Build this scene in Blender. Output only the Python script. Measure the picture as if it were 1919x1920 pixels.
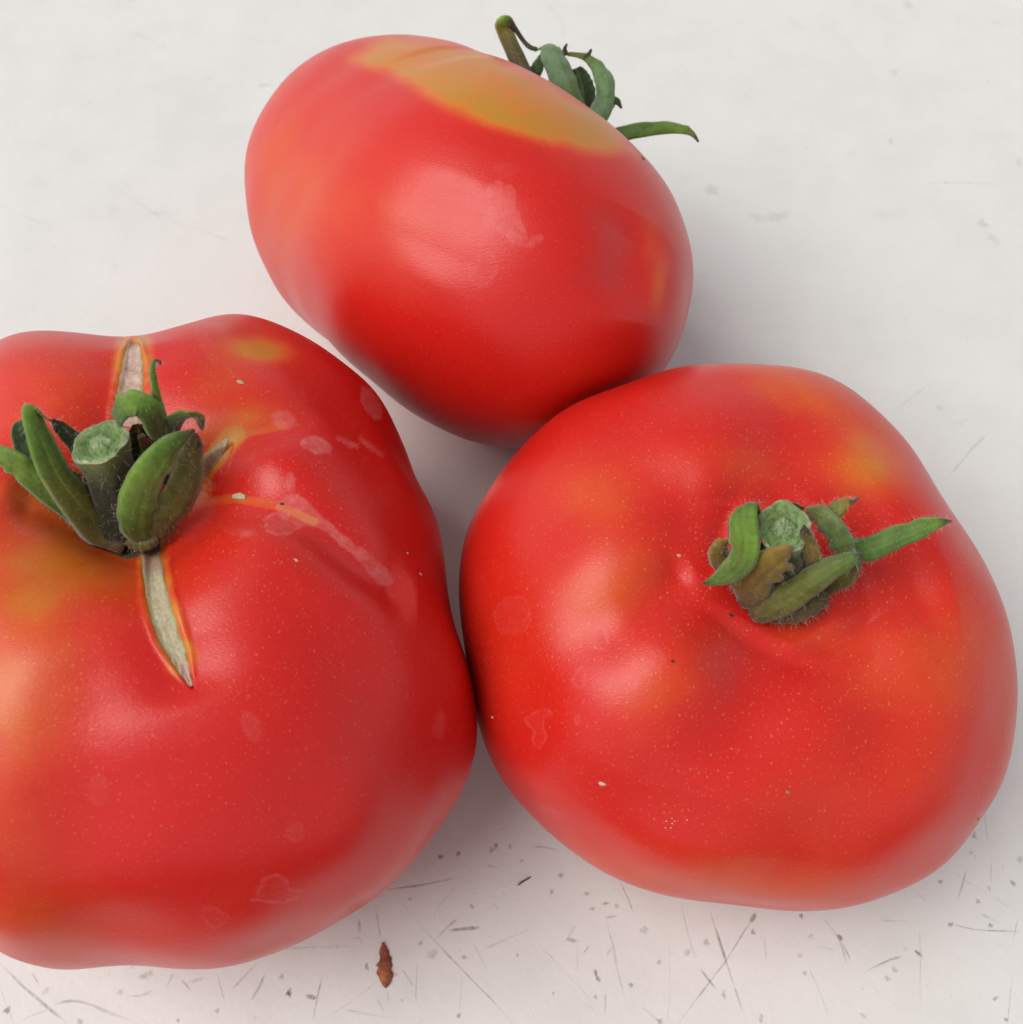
import bpy, math, random
import numpy as np
from mathutils import Vector
from mathutils.bvhtree import BVHTree

scene = bpy.context.scene
for o in list(bpy.data.objects):
    bpy.data.objects.remove(o)
rng = np.random.default_rng(7)
random.seed(7)

# ------------------------------------------------------------------ camera
PITCH = math.radians(60.0); DIST = 0.225; FOV = math.radians(46.0)
FWD = np.array([0.0, math.cos(PITCH), -math.sin(PITCH)])
RIGHT = np.array([1.0, 0.0, 0.0])
UP = np.cross(RIGHT, FWD)
CAM = -FWD * DIST
FOC = 960.0 / math.tan(FOV / 2)
cd = bpy.data.cameras.new('camera'); cam = bpy.data.objects.new('camera', cd)
scene.collection.objects.link(cam)
cam.location = CAM; cam.rotation_euler = (math.radians(90) - PITCH, 0, 0)
cd.sensor_fit = 'VERTICAL'; cd.angle = FOV
cd.clip_start = 0.01; cd.clip_end = 50
cd.dof.use_dof = True; cd.dof.focus_distance = 0.170; cd.dof.aperture_fstop = 28.0
scene.camera = cam

# ------------------------------------------------------------------ daylight
SUN_EL = math.radians(57); SUN_AZ = math.radians(-108)      # azimuth clockwise from +Y
w = bpy.data.worlds.new('World'); scene.world = w; w.use_nodes = True
nt = w.node_tree; nt.nodes.clear()
wo = nt.nodes.new('ShaderNodeOutputWorld'); bg = nt.nodes.new('ShaderNodeBackground')
sky = nt.nodes.new('ShaderNodeTexSky'); sky.sky_type = 'NISHITA'; sky.sun_disc = False
sky.sun_elevation = SUN_EL; sky.sun_rotation = SUN_AZ
sky.air_density = 1.0; sky.dust_density = 0.8; sky.ozone_density = 0.6
hs = nt.nodes.new('ShaderNodeHueSaturation'); hs.inputs['Saturation'].default_value = 0.10   # overcast: nearly grey
nt.links.new(sky.outputs[0], hs.inputs['Color']); nt.links.new(hs.outputs[0], bg.inputs['Color'])
nt.links.new(bg.outputs[0], wo.inputs['Surface'])
bg.inputs['Strength'].default_value = 0.082
sl = bpy.data.lights.new('sun', 'SUN'); sl.energy = 1.34; sl.angle = math.radians(42); sl.color = (1.0, 0.965, 0.915)
sun = bpy.data.objects.new('sun', sl); scene.collection.objects.link(sun)
sd = Vector((math.sin(SUN_AZ) * math.cos(SUN_EL), math.cos(SUN_AZ) * math.cos(SUN_EL), math.sin(SUN_EL)))
sun.rotation_euler = sd.to_track_quat('Z', 'Y').to_euler()
vs = scene.view_settings
vs.view_transform = 'Standard'; vs.look = 'None'; vs.exposure = 0.80; vs.gamma = 1; vs.use_curve_mapping = False

# ------------------------------------------------------------------ helpers
def ray(px, py):
    return FWD + RIGHT * ((px - 960) / FOC) + UP * ((960 - py) / FOC)
def on_plane(px, py, z=0.0):
    d = ray(px, py); return CAM + d * ((z - CAM[2]) / d[2])
def at_depth(px, py, depth):
    return CAM + ray(px, py) * depth
def project(P):
    q = P - CAM; z = q @ FWD
    return np.stack([960 + FOC * (q @ RIGHT) / z, 960 - FOC * (q @ UP) / z], -1)
def sstep(a, b, x):
    t = np.clip((x - a) / (b - a), 0, 1); return t * t * (3 - 2 * t)
def nrm(v):
    return v / (np.linalg.norm(v, axis=-1, keepdims=True) + 1e-12)

def link(o, parent=None):
    scene.collection.objects.link(o)
    if parent is not None: o.parent = parent
    return o
def world_origin(o):
    p = np.zeros(3)
    while o is not None:
        p += np.array(o.location); o = o.parent
    return p
def mesh_obj(name, verts, faces, mat, parent=None, smooth=True, origin=None):
    verts = np.asarray(verts, float)
    org = world_origin(parent) if parent is not None else np.zeros(3)
    loc = np.zeros(3)
    if origin is not None:
        loc = np.asarray(origin) - org
    me = bpy.data.meshes.new(name)
    v = verts - org - loc
    if isinstance(faces, np.ndarray):
        n = len(faces); k = faces.shape[1]
        me.vertices.add(len(v)); me.vertices.foreach_set('co', v.astype(np.float32).ravel())
        me.loops.add(n * k); me.loops.foreach_set('vertex_index', faces.astype(np.int32).ravel())
        me.polygons.add(n); me.polygons.foreach_set('loop_start', np.arange(0, n * k, k, dtype=np.int32))
        me.update(calc_edges=True)
    else:
        me.from_pydata([tuple(x) for x in v], [], faces)
    if smooth: me.polygons.foreach_set('use_smooth', np.ones(len(me.polygons), bool))
    me.materials.append(mat); me.validate(); me.update()
    o = bpy.data.objects.new(name, me); o.location = loc
    return link(o, parent)
def attr(o, name, vals):
    vals = np.asarray(vals, np.float32)
    if vals.ndim == 1:
        a = o.data.attributes.new(name, 'FLOAT', 'POINT'); a.data.foreach_set('value', vals)
    else:
        a = o.data.attributes.new(name, 'FLOAT_COLOR', 'POINT')
        a.data.foreach_set('color', np.concatenate([vals, np.ones((len(vals), 1), np.float32)], 1).ravel())
def seg_dist(P, poly):
    """distance of points to a polyline, and the length parameter of the nearest point"""
    P = np.asarray(P); poly = np.asarray(poly, float)
    best = np.full(len(P), 1e9); par = np.zeros(len(P)); n = len(poly) - 1
    for i in range(n):
        a, b = poly[i], poly[i + 1]; ab = b - a
        t = np.clip(((P - a) @ ab) / (ab @ ab + 1e-12), 0, 1)
        d = np.linalg.norm(P - a - t[:, None] * ab, axis=1)
        m = d < best; best[m] = d[m]; par[m] = (i + t[m]) / n
    return best, par
def poly_sdf(P, poly):
    poly = np.asarray(poly, float)
    d, _ = seg_dist(P, np.vstack([poly, poly[:1]]))
    ins = np.zeros(len(P), bool); n = len(poly)
    for i in range(n):
        a, b = poly[i], poly[(i + 1) % n]
        c = ((a[1] > P[:, 1]) != (b[1] > P[:, 1]))
        x = (b[0] - a[0]) * (P[:, 1] - a[1]) / (b[1] - a[1] + 1e-12) + a[0]
        ins ^= c & (P[:, 0] < x)
    return np.where(ins, -d, d)
def spline(pts, n):
    pts = np.asarray(pts, float); m = len(pts)
    ext = np.vstack([2 * pts[0] - pts[1], pts, 2 * pts[-1] - pts[-2]])
    out = []
    for s in np.linspace(0, m - 1, n):
        i = min(int(s), m - 2); t = s - i
        p0, p1, p2, p3 = ext[i], ext[i + 1], ext[i + 2], ext[i + 3]
        out.append(0.5 * (2 * p1 + (p2 - p0) * t + (2 * p0 - 5 * p1 + 4 * p2 - p3) * t * t + (3 * p1 - p0 - 3 * p2 + p3) * t ** 3))
    return np.array(out)
def vnoise(x, seed=0):
    """smooth 1-D value noise in -1..1"""
    r = np.random.default_rng(seed).uniform(-1, 1, 512)
    x = np.asarray(x, float); i = np.floor(x).astype(int); f = x - i; f = f * f * (3 - 2 * f)
    return r[i % 512] * (1 - f) + r[(i + 1) % 512] * f

# ------------------------------------------------------------------ materials
def new_mat(name):
    m = bpy.data.materials.new(name); m.use_nodes = True
    t = m.node_tree; return m, t, t.nodes['Principled BSDF']
class N:
    def __init__(s, t): s.t = t
    def __call__(s, kind, **kw):
        n = s.t.nodes.new('ShaderNode' + kind)
        for k, v in kw.items(): setattr(n, k, v)
        return n
    def set(s, n, **kw):
        for k, v in kw.items(): n.inputs[k.replace('_', ' ')].default_value = v
        return n
    def math(s, op, a, b=None, clamp=False):
        n = s('Math', operation=op, use_clamp=clamp)
        for i, v in enumerate((a, b)):
            if v is None: continue
            if hasattr(v, 'links'): s.t.links.new(v, n.inputs[i])
            else: n.inputs[i].default_value = v
        return n.outputs[0]
    def mix(s, fac, a, b, blend='MIX'):
        n = s('Mix', data_type='RGBA', blend_type=blend)
        for k, v in ((0, fac), (6, a), (7, b)):
            if hasattr(v, 'links'): s.t.links.new(v, n.inputs[k])
            elif k == 0: n.inputs[0].default_value = v
            else: n.inputs[k].default_value = (*v, 1)
        return n.outputs[2]
    def ramp(s, fac, stops):
        n = s('ValToRGB'); cr = n.color_ramp
        while len(cr.elements) < len(stops): cr.elements.new(0.5)
        for e, (p, c) in zip(cr.elements, stops):
            e.position = p; e.color = (*c, 1) if len(c) == 3 else c
        s.t.links.new(fac, n.inputs[0]); return n.outputs[0]
    def noise(s, co, scale, detail=4, rough=0.55):
        n = s('TexNoise'); n.inputs['Scale'].default_value = scale
        n.inputs['Detail'].default_value = detail; n.inputs['Roughness'].default_value = rough
        s.t.links.new(co, n.inputs['Vector']); return n.outputs[0]
    def range(s, v, a, b, c=0.0, d=1.0):
        n = s('MapRange'); n.clamp = True
        for i, x in enumerate((a, b, c, d)): n.inputs[i + 1].default_value = x
        s.t.links.new(v, n.inputs[0]); return n.outputs[0]

def skin_material(name, red_shift=0.0):
    m, t, b = new_mat(name); n = N(t)
    co = n('TexCoord').outputs['Object']
    at = lambda a: n('Attribute', attribute_name=a).outputs['Fac']
    yel, stain, speck = at('yel'), at('stain'), at('speck')
    big = n.noise(co, 26, 3)
    mid = n.noise(co, 240, 4)
    mot = n.noise(co, 95, 6, 0.65)
    yel = n.math('MULTIPLY', yel, n.range(mot, 0.25, 0.75, 0.62, 1.3))
    f = n.math('ADD', yel, n.math('MULTIPLY', n.math('SUBTRACT', big, 0.5), 0.52))
    f = n.math('ADD', f, n.math('MULTIPLY', n.math('SUBTRACT', mid, 0.5), 0.10), clamp=True)
    f = n.math('ADD', f, red_shift, clamp=True)
    col = n.ramp(f, [(0.0, (0.575, 0.011, 0.008)), (0.15, (0.595, 0.025, 0.009)), (0.42, (0.62, 0.082, 0.013)),
                     (0.72, (0.58, 0.18, 0.014)), (1.0, (0.46, 0.215, 0.016))])
    # pale lenticel flecks: one small dot in some voronoi cells
    fl = None
    for sc, thr, keep in ((1300, 0.24, 0.35), (2200, 0.27, 0.35)):
        v = n('TexVoronoi'); v.inputs['Scale'].default_value = sc; t.links.new(co, v.inputs['Vector'])
        dot = n.range(v.outputs['Distance'], thr, thr * 0.45)
        sepc = n('SeparateColor'); t.links.new(v.outputs['Color'], sepc.inputs[0])
        k = n.math('GREATER_THAN', sepc.outputs[0], keep)
        d = n.math('MULTIPLY', dot, k)
        d = n.math('MULTIPLY', d, sepc.outputs[1])
        fl = d if fl is None else n.math('MAXIMUM', fl, d)
    flm = n.math('MULTIPLY', n.math('MULTIPLY', fl, speck), 0.38, clamp=True)
    col = n.mix(flm, col, (0.80, 0.33, 0.12))
    # sparse dark pin-pricks
    v = n('TexVoronoi'); v.inputs['Scale'].default_value = 330; t.links.new(co, v.inputs['Vector'])
    sp = n('SeparateColor'); t.links.new(v.outputs['Color'], sp.inputs[0])
    dk = n.math('MULTIPLY', n.range(v.outputs['Distance'], 0.085, 0.04), n.math('GREATER_THAN', sp.outputs[0], 0.93))
    col = n.mix(n.math('MULTIPLY', n.math('MULTIPLY', dk, speck), 0.55), col, (0.10, 0.02, 0.01))
    # dried water marks: thin pale film with uneven density
    fg = n.noise(co, 900, 5, 0.65)
    sf = n.math('MULTIPLY', stain, n.range(fg, 0.35, 0.65, 0.25, 0.85), clamp=True)
    col = n.mix(sf, col, (0.74, 0.36, 0.34))
    t.links.new(col, b.inputs['Base Color'])
    r = n.range(n.noise(co, 90, 4), 0.3, 0.7, 0.28, 0.37)
    r = n.math('ADD', r, n.math('MULTIPLY', stain, 0.25))
    t.links.new(r, b.inputs['Roughness'])
    b.inputs['IOR'].default_value = 1.44
    b.inputs['Subsurface Weight'].default_value = 0.25
    b.inputs['Subsurface Radius'].default_value = (1.0, 0.18, 0.10)
    b.inputs['Subsurface Scale'].default_value = 0.0022
    # fine skin grain, wrinkles slightly longer one way
    mp = n('Mapping'); mp.inputs['Scale'].default_value = (1.0, 2.2, 1.0); mp.inputs['Rotation'].default_value = (0.2, 0.1, 0.5)
    t.links.new(co, mp.inputs[0])
    g1 = n.noise(mp.outputs[0], 2300, 3, 0.6)
    g2 = n.noise(co, 330, 3, 0.5)
    h = n.math('ADD', n.math('MULTIPLY', g1, 1.0), n.math('MULTIPLY', g2, 0.35))
    h = n.math('SUBTRACT', h, n.math('MULTIPLY', fl, 0.12))
    h = n.math('ADD', h, n.math('MULTIPLY', stain, 0.25))
    bp = n('Bump'); bp.inputs['Strength'].default_value = 0.45; bp.inputs['Distance'].default_value = 0.0001
    t.links.new(h, bp.inputs['Height']); t.links.new(bp.outputs[0], b.inputs['Normal'])
    return m

def plant_material(name, sss=0.15, rough=0.6, bump=0.0002, nscale=900):
    m, t, b = new_mat(name); n = N(t)
    co = n('TexCoord').outputs['Object']
    c = n('Attribute', attribute_name='Col').outputs['Color']
    nz = n.noise(co, nscale, 5, 0.65); n2 = n.noise(co, 260, 3)
    c = n.mix(n.range(nz, 0.35, 0.75, 0.0, 0.55), c, (0.55, 0.55, 0.5), 'MULTIPLY')
    c = n.mix(n.range(n2, 0.3, 0.7, 0.0, 0.4), c, (1.35, 1.25, 1.0), 'MULTIPLY')
    n3 = n.noise(co, 2600, 4, 0.7)
    c = n.mix(n.range(n3, 0.52, 0.78, 0.0, 0.32), c, (0.27, 0.31, 0.12))
    c = n.mix(n.range(n.noise(co, 520, 4, 0.6), 0.50, 0.72, 0.0, 0.55), c, (0.45, 0.36, 0.30), 'MULTIPLY')
    t.links.new(c, b.inputs['Base Color'])
    b.inputs['Roughness'].default_value = rough
    b.inputs['Specular IOR Level'].default_value = 0.3
    b.inputs['Subsurface Weight'].default_value = sss
    b.inputs['Subsurface Radius'].default_value = (0.6, 1.0, 0.2)
    b.inputs['Subsurface Scale'].default_value = 0.0006
    b.inputs['Sheen Weight'].default_value = 0.25; b.inputs['Sheen Roughness'].default_value = 0.4
    bp = n('Bump'); bp.inputs['Strength'].default_value = 0.7; bp.inputs['Distance'].default_value = bump
    t.links.new(nz, bp.inputs['Height']); t.links.new(bp.outputs[0], b.inputs['Normal'])
    return m

M_SEPAL = plant_material('sepal_leaf')
M_STEM = plant_material('stem_tissue', 0.2, 0.55, 0.0003, 1300)
M_CORK = plant_material('cork_scar', 0.2, 0.7, 0.00035, 1300)
m, t, b = new_mat('plant_hair'); M_HAIR = m
b.inputs['Base Color'].default_value = (0.45, 0.46, 0.33, 1); b.inputs['Roughness'].default_value = 0.4
M_CRUMB = plant_material('dry_crumb', 0.0, 0.8, 0.0003, 1500)

def table_material():
    m, t, b = new_mat('white_painted_table'); n = N(t)
    co = n('TexCoord').outputs['Object']
    a = n.noise(co, 14, 4); c = n.noise(co, 75, 5, 0.6); f = n.noise(co, 600, 4, 0.6)
    col = n.ramp(n.math('ADD', n.math('MULTIPLY', a, 0.5), n.math('MULTIPLY', c, 0.5)),
                 [(0.3, (0.62, 0.618, 0.595)), (0.5, (0.67, 0.668, 0.645)), (0.7, (0.695, 0.694, 0.675))])
    col = n.mix(n.range(f, 0.55, 0.8, 0.0, 0.12), col, (0.5, 0.48, 0.46))
    # fine worn-in dirt specks gathered in patches
    for sc, thr, keep, amt in ((420, 0.12, 0.82, 0.45), (900, 0.16, 0.85, 0.35)):
        v = n('TexVoronoi'); v.inputs['Scale'].default_value = sc
        wv = n('Mapping'); wv.inputs['Scale'].default_value = (1, 0.6, 1); t.links.new(co, wv.inputs[0])
        t.links.new(wv.outputs[0], v.inputs['Vector'])
        sp = n('SeparateColor'); t.links.new(v.outputs['Color'], sp.inputs[0])
        k = n.math('MULTIPLY', n.range(v.outputs['Distance'], thr, thr * 0.3), n.math('GREATER_THAN', sp.outputs[0], keep))
        k = n.math('MULTIPLY', k, n.range(n.noise(co, 45, 3), 0.42, 0.62))
        col = n.mix(n.math('MULTIPLY', k, amt), col, (0.20, 0.18, 0.175))
    t.links.new(col, b.inputs['Base Color'])
    r = n.range(c, 0.3, 0.7, 0.38, 0.55); t.links.new(r, b.inputs['Roughness'])
    b.inputs['Specular IOR Level'].default_value = 0.35
    bp = n('Bump'); bp.inputs['Strength'].default_value = 0.25; bp.inputs['Distance'].default_value = 0.0002
    t.links.new(n.math('ADD', f, n.math('MULTIPLY', c, 2.0)), bp.inputs['Height']); t.links.new(bp.outputs[0], b.inputs['Normal'])
    return m
M_TABLE = table_material()
def scratch_material():
    m, t, b = new_mat('worn_scratch'); n = N(t)
    co = n('TexCoord').outputs['Object']
    al = n('Attribute', attribute_name='alpha').outputs['Fac']
    nz = n.noise(co, 1100, 5, 0.7)
    a = n.math('MULTIPLY', al, n.range(nz, 0.3, 0.62, 0.25, 1.0), clamp=True)
    b.inputs['Base Color'].default_value = (0.15, 0.135, 0.13, 1); b.inputs['Roughness'].default_value = 0.7
    b.inputs['Specular IOR Level'].default_value = 0.2
    t.links.new(a, b.inputs['Alpha'])
    return m
M_SCR = scratch_material()

# ------------------------------------------------------------------ the table
def slab(x0, x1, y0, y1, th, bev=0.006, seg=4):
    # rounded top edge, flat faces, one closed mesh
    prof = [(bev * (1 - math.sin(a)), -bev * (1 - math.cos(a))) for a in np.linspace(0, math.pi / 2, seg + 1)][::-1]
    prof = [(i, z) for i, z in prof]
    rings = []
    for ins, z in [(0, -th)] + prof:
        rings.append([(x0 + ins, y0 + ins, z), (x1 - ins, y0 + ins, z), (x1 - ins, y1 - ins, z), (x0 + ins, y1 - ins, z)])
    v = [p for r in rings for p in r]; f = []
    for r in range(len(rings) - 1):
        for k in range(4):
            a, b_ = r * 4 + k, r * 4 + (k + 1) % 4
            f.append((a, b_, b_ + 4, a + 4))
    f.append(tuple(range(4))[::-1]); L = (len(rings) - 1) * 4; f.append((L, L + 1, L + 2, L + 3))
    return v, f
v, f = slab(-0.75, 0.75, -0.15, 0.70, 0.03)  # front edge cut short, out of view, to darken reflections in the tomatoes
table = mesh_obj('table_top', v, f, M_TABLE, smooth=False)
table['kind'] = 'structure'
table['label'] = 'white scuffed table top under the three tomatoes'

SV, SF, SA = [], [], []
def strip(pts, wpx, al, jit=0.6, z=3e-5, taper=True):
    """one scratch: pts are points on the table (metres), wpx a width in photo pixels"""
    pts = np.asarray(pts, float)
    L = np.linalg.norm(np.diff(pts, axis=0), axis=1).sum()
    n = max(5, int(L / 0.0012)); c = spline(pts, n) if len(pts) > 2 else pts[0] + (pts[1] - pts[0]) * np.linspace(0, 1, n)[:, None]
    d = nrm(np.gradient(c, axis=0)); s = np.stack([-d[:, 1], d[:, 0]], -1)
    sd_ = rng.integers(1e6); q = np.arange(n)
    c = c + s * (vnoise(q * 0.5, sd_) * jit * 1.3e-4)[:, None]
    ww = wpx * 1.15e-4 * (0.75 + 0.5 * vnoise(q * 0.7, sd_ + 1))
    aa = al * (0.72 + 0.38 * vnoise(q * 0.35, sd_ + 2))
    if taper:
        tt = np.linspace(0, 1, n); e = np.minimum(sstep(0, 0.18, tt), 1 - sstep(0.75, 1, tt))
        ww = ww * (0.4 + 0.6 * e); aa = aa * (0.15 + 0.85 * e)
    base = len(SV)
    for i in range(n):
        for u, k in ((-1, 0.0), (-0.35, 1.0), (0.35, 1.0), (1, 0.0)):
            p = c[i] + s[i] * u * ww[i] * 0.9
            SV.append((p[0], p[1], z)); SA.append(aa[i] * k * .66)
    for i in range(n - 1):
        for k in range(3):
            a = base + i * 4 + k; SF.append((a, a + 1, a + 5, a + 4))
def blot(c, rx, ry, rot, al, soft=0.5, z=3.6e-5):
    n = 14; base = len(SV); sd_ = rng.integers(1e6)
    cr, sr = math.cos(rot), math.sin(rot)
    al *= .5; SV.append((c[0], c[1], z)); SA.append(al)
    for ring, (k, a) in enumerate(((1 - soft, al), (1.0, 0.0))):
        for i in range(n):
            th = 2 * math.pi * i / n
            r = k * (1 + 0.55 * vnoise(i * 0.9, sd_)[()])
            x, y = rx * r * math.cos(th), ry * r * math.sin(th)
            SV.append((c[0] + x * cr - y * sr, c[1] + x * sr + y * cr, z)); SA.append(a)
    for i in range(n):
        j = (i + 1) % n
        SF.append((base, base + 1 + i, base + 1 + j))
        SF.append((base + 1 + i, base + 1 + n + i, base + 1 + n + j, base + 1 + j))
def tp(x, y): return on_plane(x, y)[:2]
Z1 = lambda x, y: tp(500 + x / 2.741, 1550 + y / 2.741)
Z2 = lambda x, y: tp(1100 + x / 2.343, 1500 + y / 2.343)
Z3 = lambda x, y: tp(1250 + x / 2.133, y / 2.133)
Z7 = lambda x, y: tp(x / 3.198, 1750 + y / 3.198)
for z, pts, w_, a_ in [
    (Z1, [(640, 325), (860, 580), (1060, 790), (1290, 1030)], 2.2, .5), (Z1, [(610, 325), (830, 295), (1020, 255)], 2.2, .6),
    (Z1, [(850, 600), (930, 520), (1000, 460)], 2, .5), (Z1, [(930, 535), (1100, 517)], 3.4, .85),
    (Z1, [(1115, 635), (1230, 580), (1360, 525)], 2.4, .5), (Z1, [(1290, 300), (1325, 280), (1360, 262)], 5.5, 1.1),
    (Z1, [(235, 1010), (262, 880), (292, 765)], 2.2, .6), (Z1, [(200, 868), (262, 886)], 3.6, .9), (Z1, [(110, 840), (118, 865), (132, 868)], 3, .9),
    (Z1, [(555, 385), (578, 500), (590, 590)], 2, .45), (Z1, [(625, 830), (632, 940)], 1.6, .3), (Z1, [(690, 720), (765, 830)], 1.8, .4),
    (Z1, [(780, 690), (768, 910)], 1.6, .35), (Z1, [(390, 935), (520, 962), (680, 990)], 1.6, .4), (Z1, [(568, 880), (608, 955)], 1.8, .4),
    (Z1, [(300, 990), (480, 865), (590, 780)], 1.6, .3), (Z1, [(1010, 270), (900, 400), (850, 480)], 1.6, .3),
    (Z1, [(1060, 590), (1140, 750)], 1.8, .35), (Z1, [(1400, 600), (1560, 770), (1720, 950)], 1.6, .28),
    (Z1, [(1745, 480), (1790, 640), (1830, 860)], 1.6, .35), (Z1, [(1815, 275), (1860, 370), (1890, 440)], 2.6, .65),
    (Z1, [(1740, 468), (1810, 458)], 3, .7), (Z1, [(1530, 600), (1570, 545), (1590, 500)], 3, .5), (Z1, [(1540, 575), (1600, 590)], 3.6, .55),
    (Z1, [(1625, 655), (1665, 610)], 3, .6), (Z1, [(1690, 730), (1705, 790)], 2.6, .7), (Z1, [(1130, 195), (1195, 215)], 2, .5),
    (Z1, [(1370, 105), (1430, 105), (1520, 130)], 2.4, .5), (Z1, [(1015, 690), (990, 980)], 1.3, .25), (Z1, [(1600, 560), (1605, 980)], 1.3, .22),
    (Z1, [(0, 620), (90, 625), (250, 620), (520, 612)], 2.2, .4), (Z1, [(440, 575), (485, 575), (490, 620)], 2.6, .45), (Z1, [(475, 470), (480, 555)], 3, .5),
    (Z1, [(1745, 840), (1740, 970)], 1.8, .45), (Z1, [(820, 665), (885, 640)], 7, .45),
    (Z2, [(140, 350), (180, 430), (205, 495)], 2.6, .7), (Z2, [(535, 455), (610, 700), (705, 984)], 2.4, .7), (Z2, [(400, 984), (610, 710), (745, 495)], 2.2, .55),
    (Z2, [(720, 540), (745, 495)], 4.5, .8), (Z2, [(415, 450), (460, 640), (490, 700)], 1.8, .35), (Z2, [(90, 520), (130, 720), (185, 920)], 1.6, .3),
    (Z2, [(500, 740), (570, 830)], 3, .55), (Z2, [(365, 600), (368, 850), (355, 984)], 1.6, .35), (Z2, [(1030, 500), (1110, 610), (1150, 735)], 2, .5),
    (Z2, [(1100, 590), (1125, 620)], 5, .95), (Z2, [(1120, 620), (1165, 710)], 2, .5), (Z2, [(1225, 755), (1330, 705), (1390, 690)], 3, .6),
    (Z2, [(1440, 660), (1480, 690)], 5, .8), (Z2, [(1475, 650), (1455, 690)], 3, .6), (Z2, [(1600, 545), (1720, 570), (1919, 580)], 2, .5), (Z2, [(1590, 555), (1615, 538)], 5, .8),
    (Z2, [(975, 735), (1030, 850), (1075, 984)], 1.8, .38), (Z2, [(1465, 560), (1470, 940)], 1.5, .32), (Z2, [(1670, 305), (1630, 450)], 2.6, .45),
    (Z2, [(1750, 40), (1762, 180)], 2.8, .6), (Z2, [(1780, 240), (1778, 380)], 2, .35), (Z2, [(1860, 355), (1890, 375)], 4.5, .7), (Z2, [(1785, 880), (1812, 862)], 4.5, .8),
    (Z2, [(1870, 780), (1850, 984)], 1.5, .35), (Z2, [(1280, 530), (1430, 530)], 1.8, .4), (Z2, [(35, 740), (50, 790)], 3.4, .7), (Z2, [(80, 840), (88, 940)], 2, .45),
    (Z2, [(1430, 390), (1560, 500)], 1.6, .3), (Z2, [(0, 880), (60, 960)], 1.6, .3), (Z2, [(1000, 645), (1100, 655)], 1.8, .3), (Z2, [(770, 935), (768, 984)], 3, .5), (Z2, [(1200, 935), (1235, 960)], 3.4, .55),
    (Z2, [(1560, 290), (1740, 400), (1900, 500)], 1.4, .22), (Z2, [(1900, 500), (1870, 650)], 1.4, .3), (Z2, [(780, 590), (790, 715)], 1.5, .28), (Z2, [(240, 900), (330, 984)], 1.6, .3),
    (Z7, [(0, 175), (130, 310), (270, 430), (410, 544)], 3, .6), (Z7, [(320, 428), (400, 408), (500, 415), (640, 470), (840, 544)], 3, .6), (Z7, [(0, 290), (40, 420), (90, 544)], 2, .35),
    (Z7, [(190, 230), (240, 310)], 2.2, .35), (Z7, [(760, 378), (850, 375), (915, 340)], 2.6, .5), (Z7, [(1090, 280), (1150, 350)], 3.2, .5), (Z7, [(1555, 165), (1460, 270), (1390, 340)], 2.4, .5),
    (Z7, [(1600, 230), (1550, 340), (1490, 420)], 2.6, .6), (Z7, [(1300, 230), (1350, 420)], 2, .35), (Z7, [(655, 230), (650, 270)], 3.5, .4), (Z7, [(100, 540), (200, 490), (300, 455)], 1.8, .3),
    (Z7, [(1880, 544), (1919, 320)], 2.2, .5), (Z7, [(1060, 530), (1080, 510)], 3.5, .6), (Z7, [(1050, 230), (990, 340)], 2.5, .3),
    (Z3, [(1035, 735), (1120, 730), (1390, 738)], 3, .16), (Z3, [(920, 1640), (1010, 1570), (1070, 1530)], 2.6, .2), (Z3, [(1130, 1910), (1210, 1810), (1300, 1720)], 3, .28),
    (Z3, [(110, 1105), (260, 1103)], 3, .14), (Z3, [(70, 1375), (250, 1350)], 3, .12), (Z3, [(380, 1315), (520, 1308)], 3, .14), (Z3, [(530, 850), (640, 960)], 2.6, .12),
]:
    strip([z(*p) for p in pts], w_, a_)
strip([tp(190, 330), tp(300, 405), tp(400, 440), tp(468, 472)], 6, .10)
strip([tp(1020, 0), tp(1052, 40), tp(1058, 80)], 6, .09)
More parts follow.
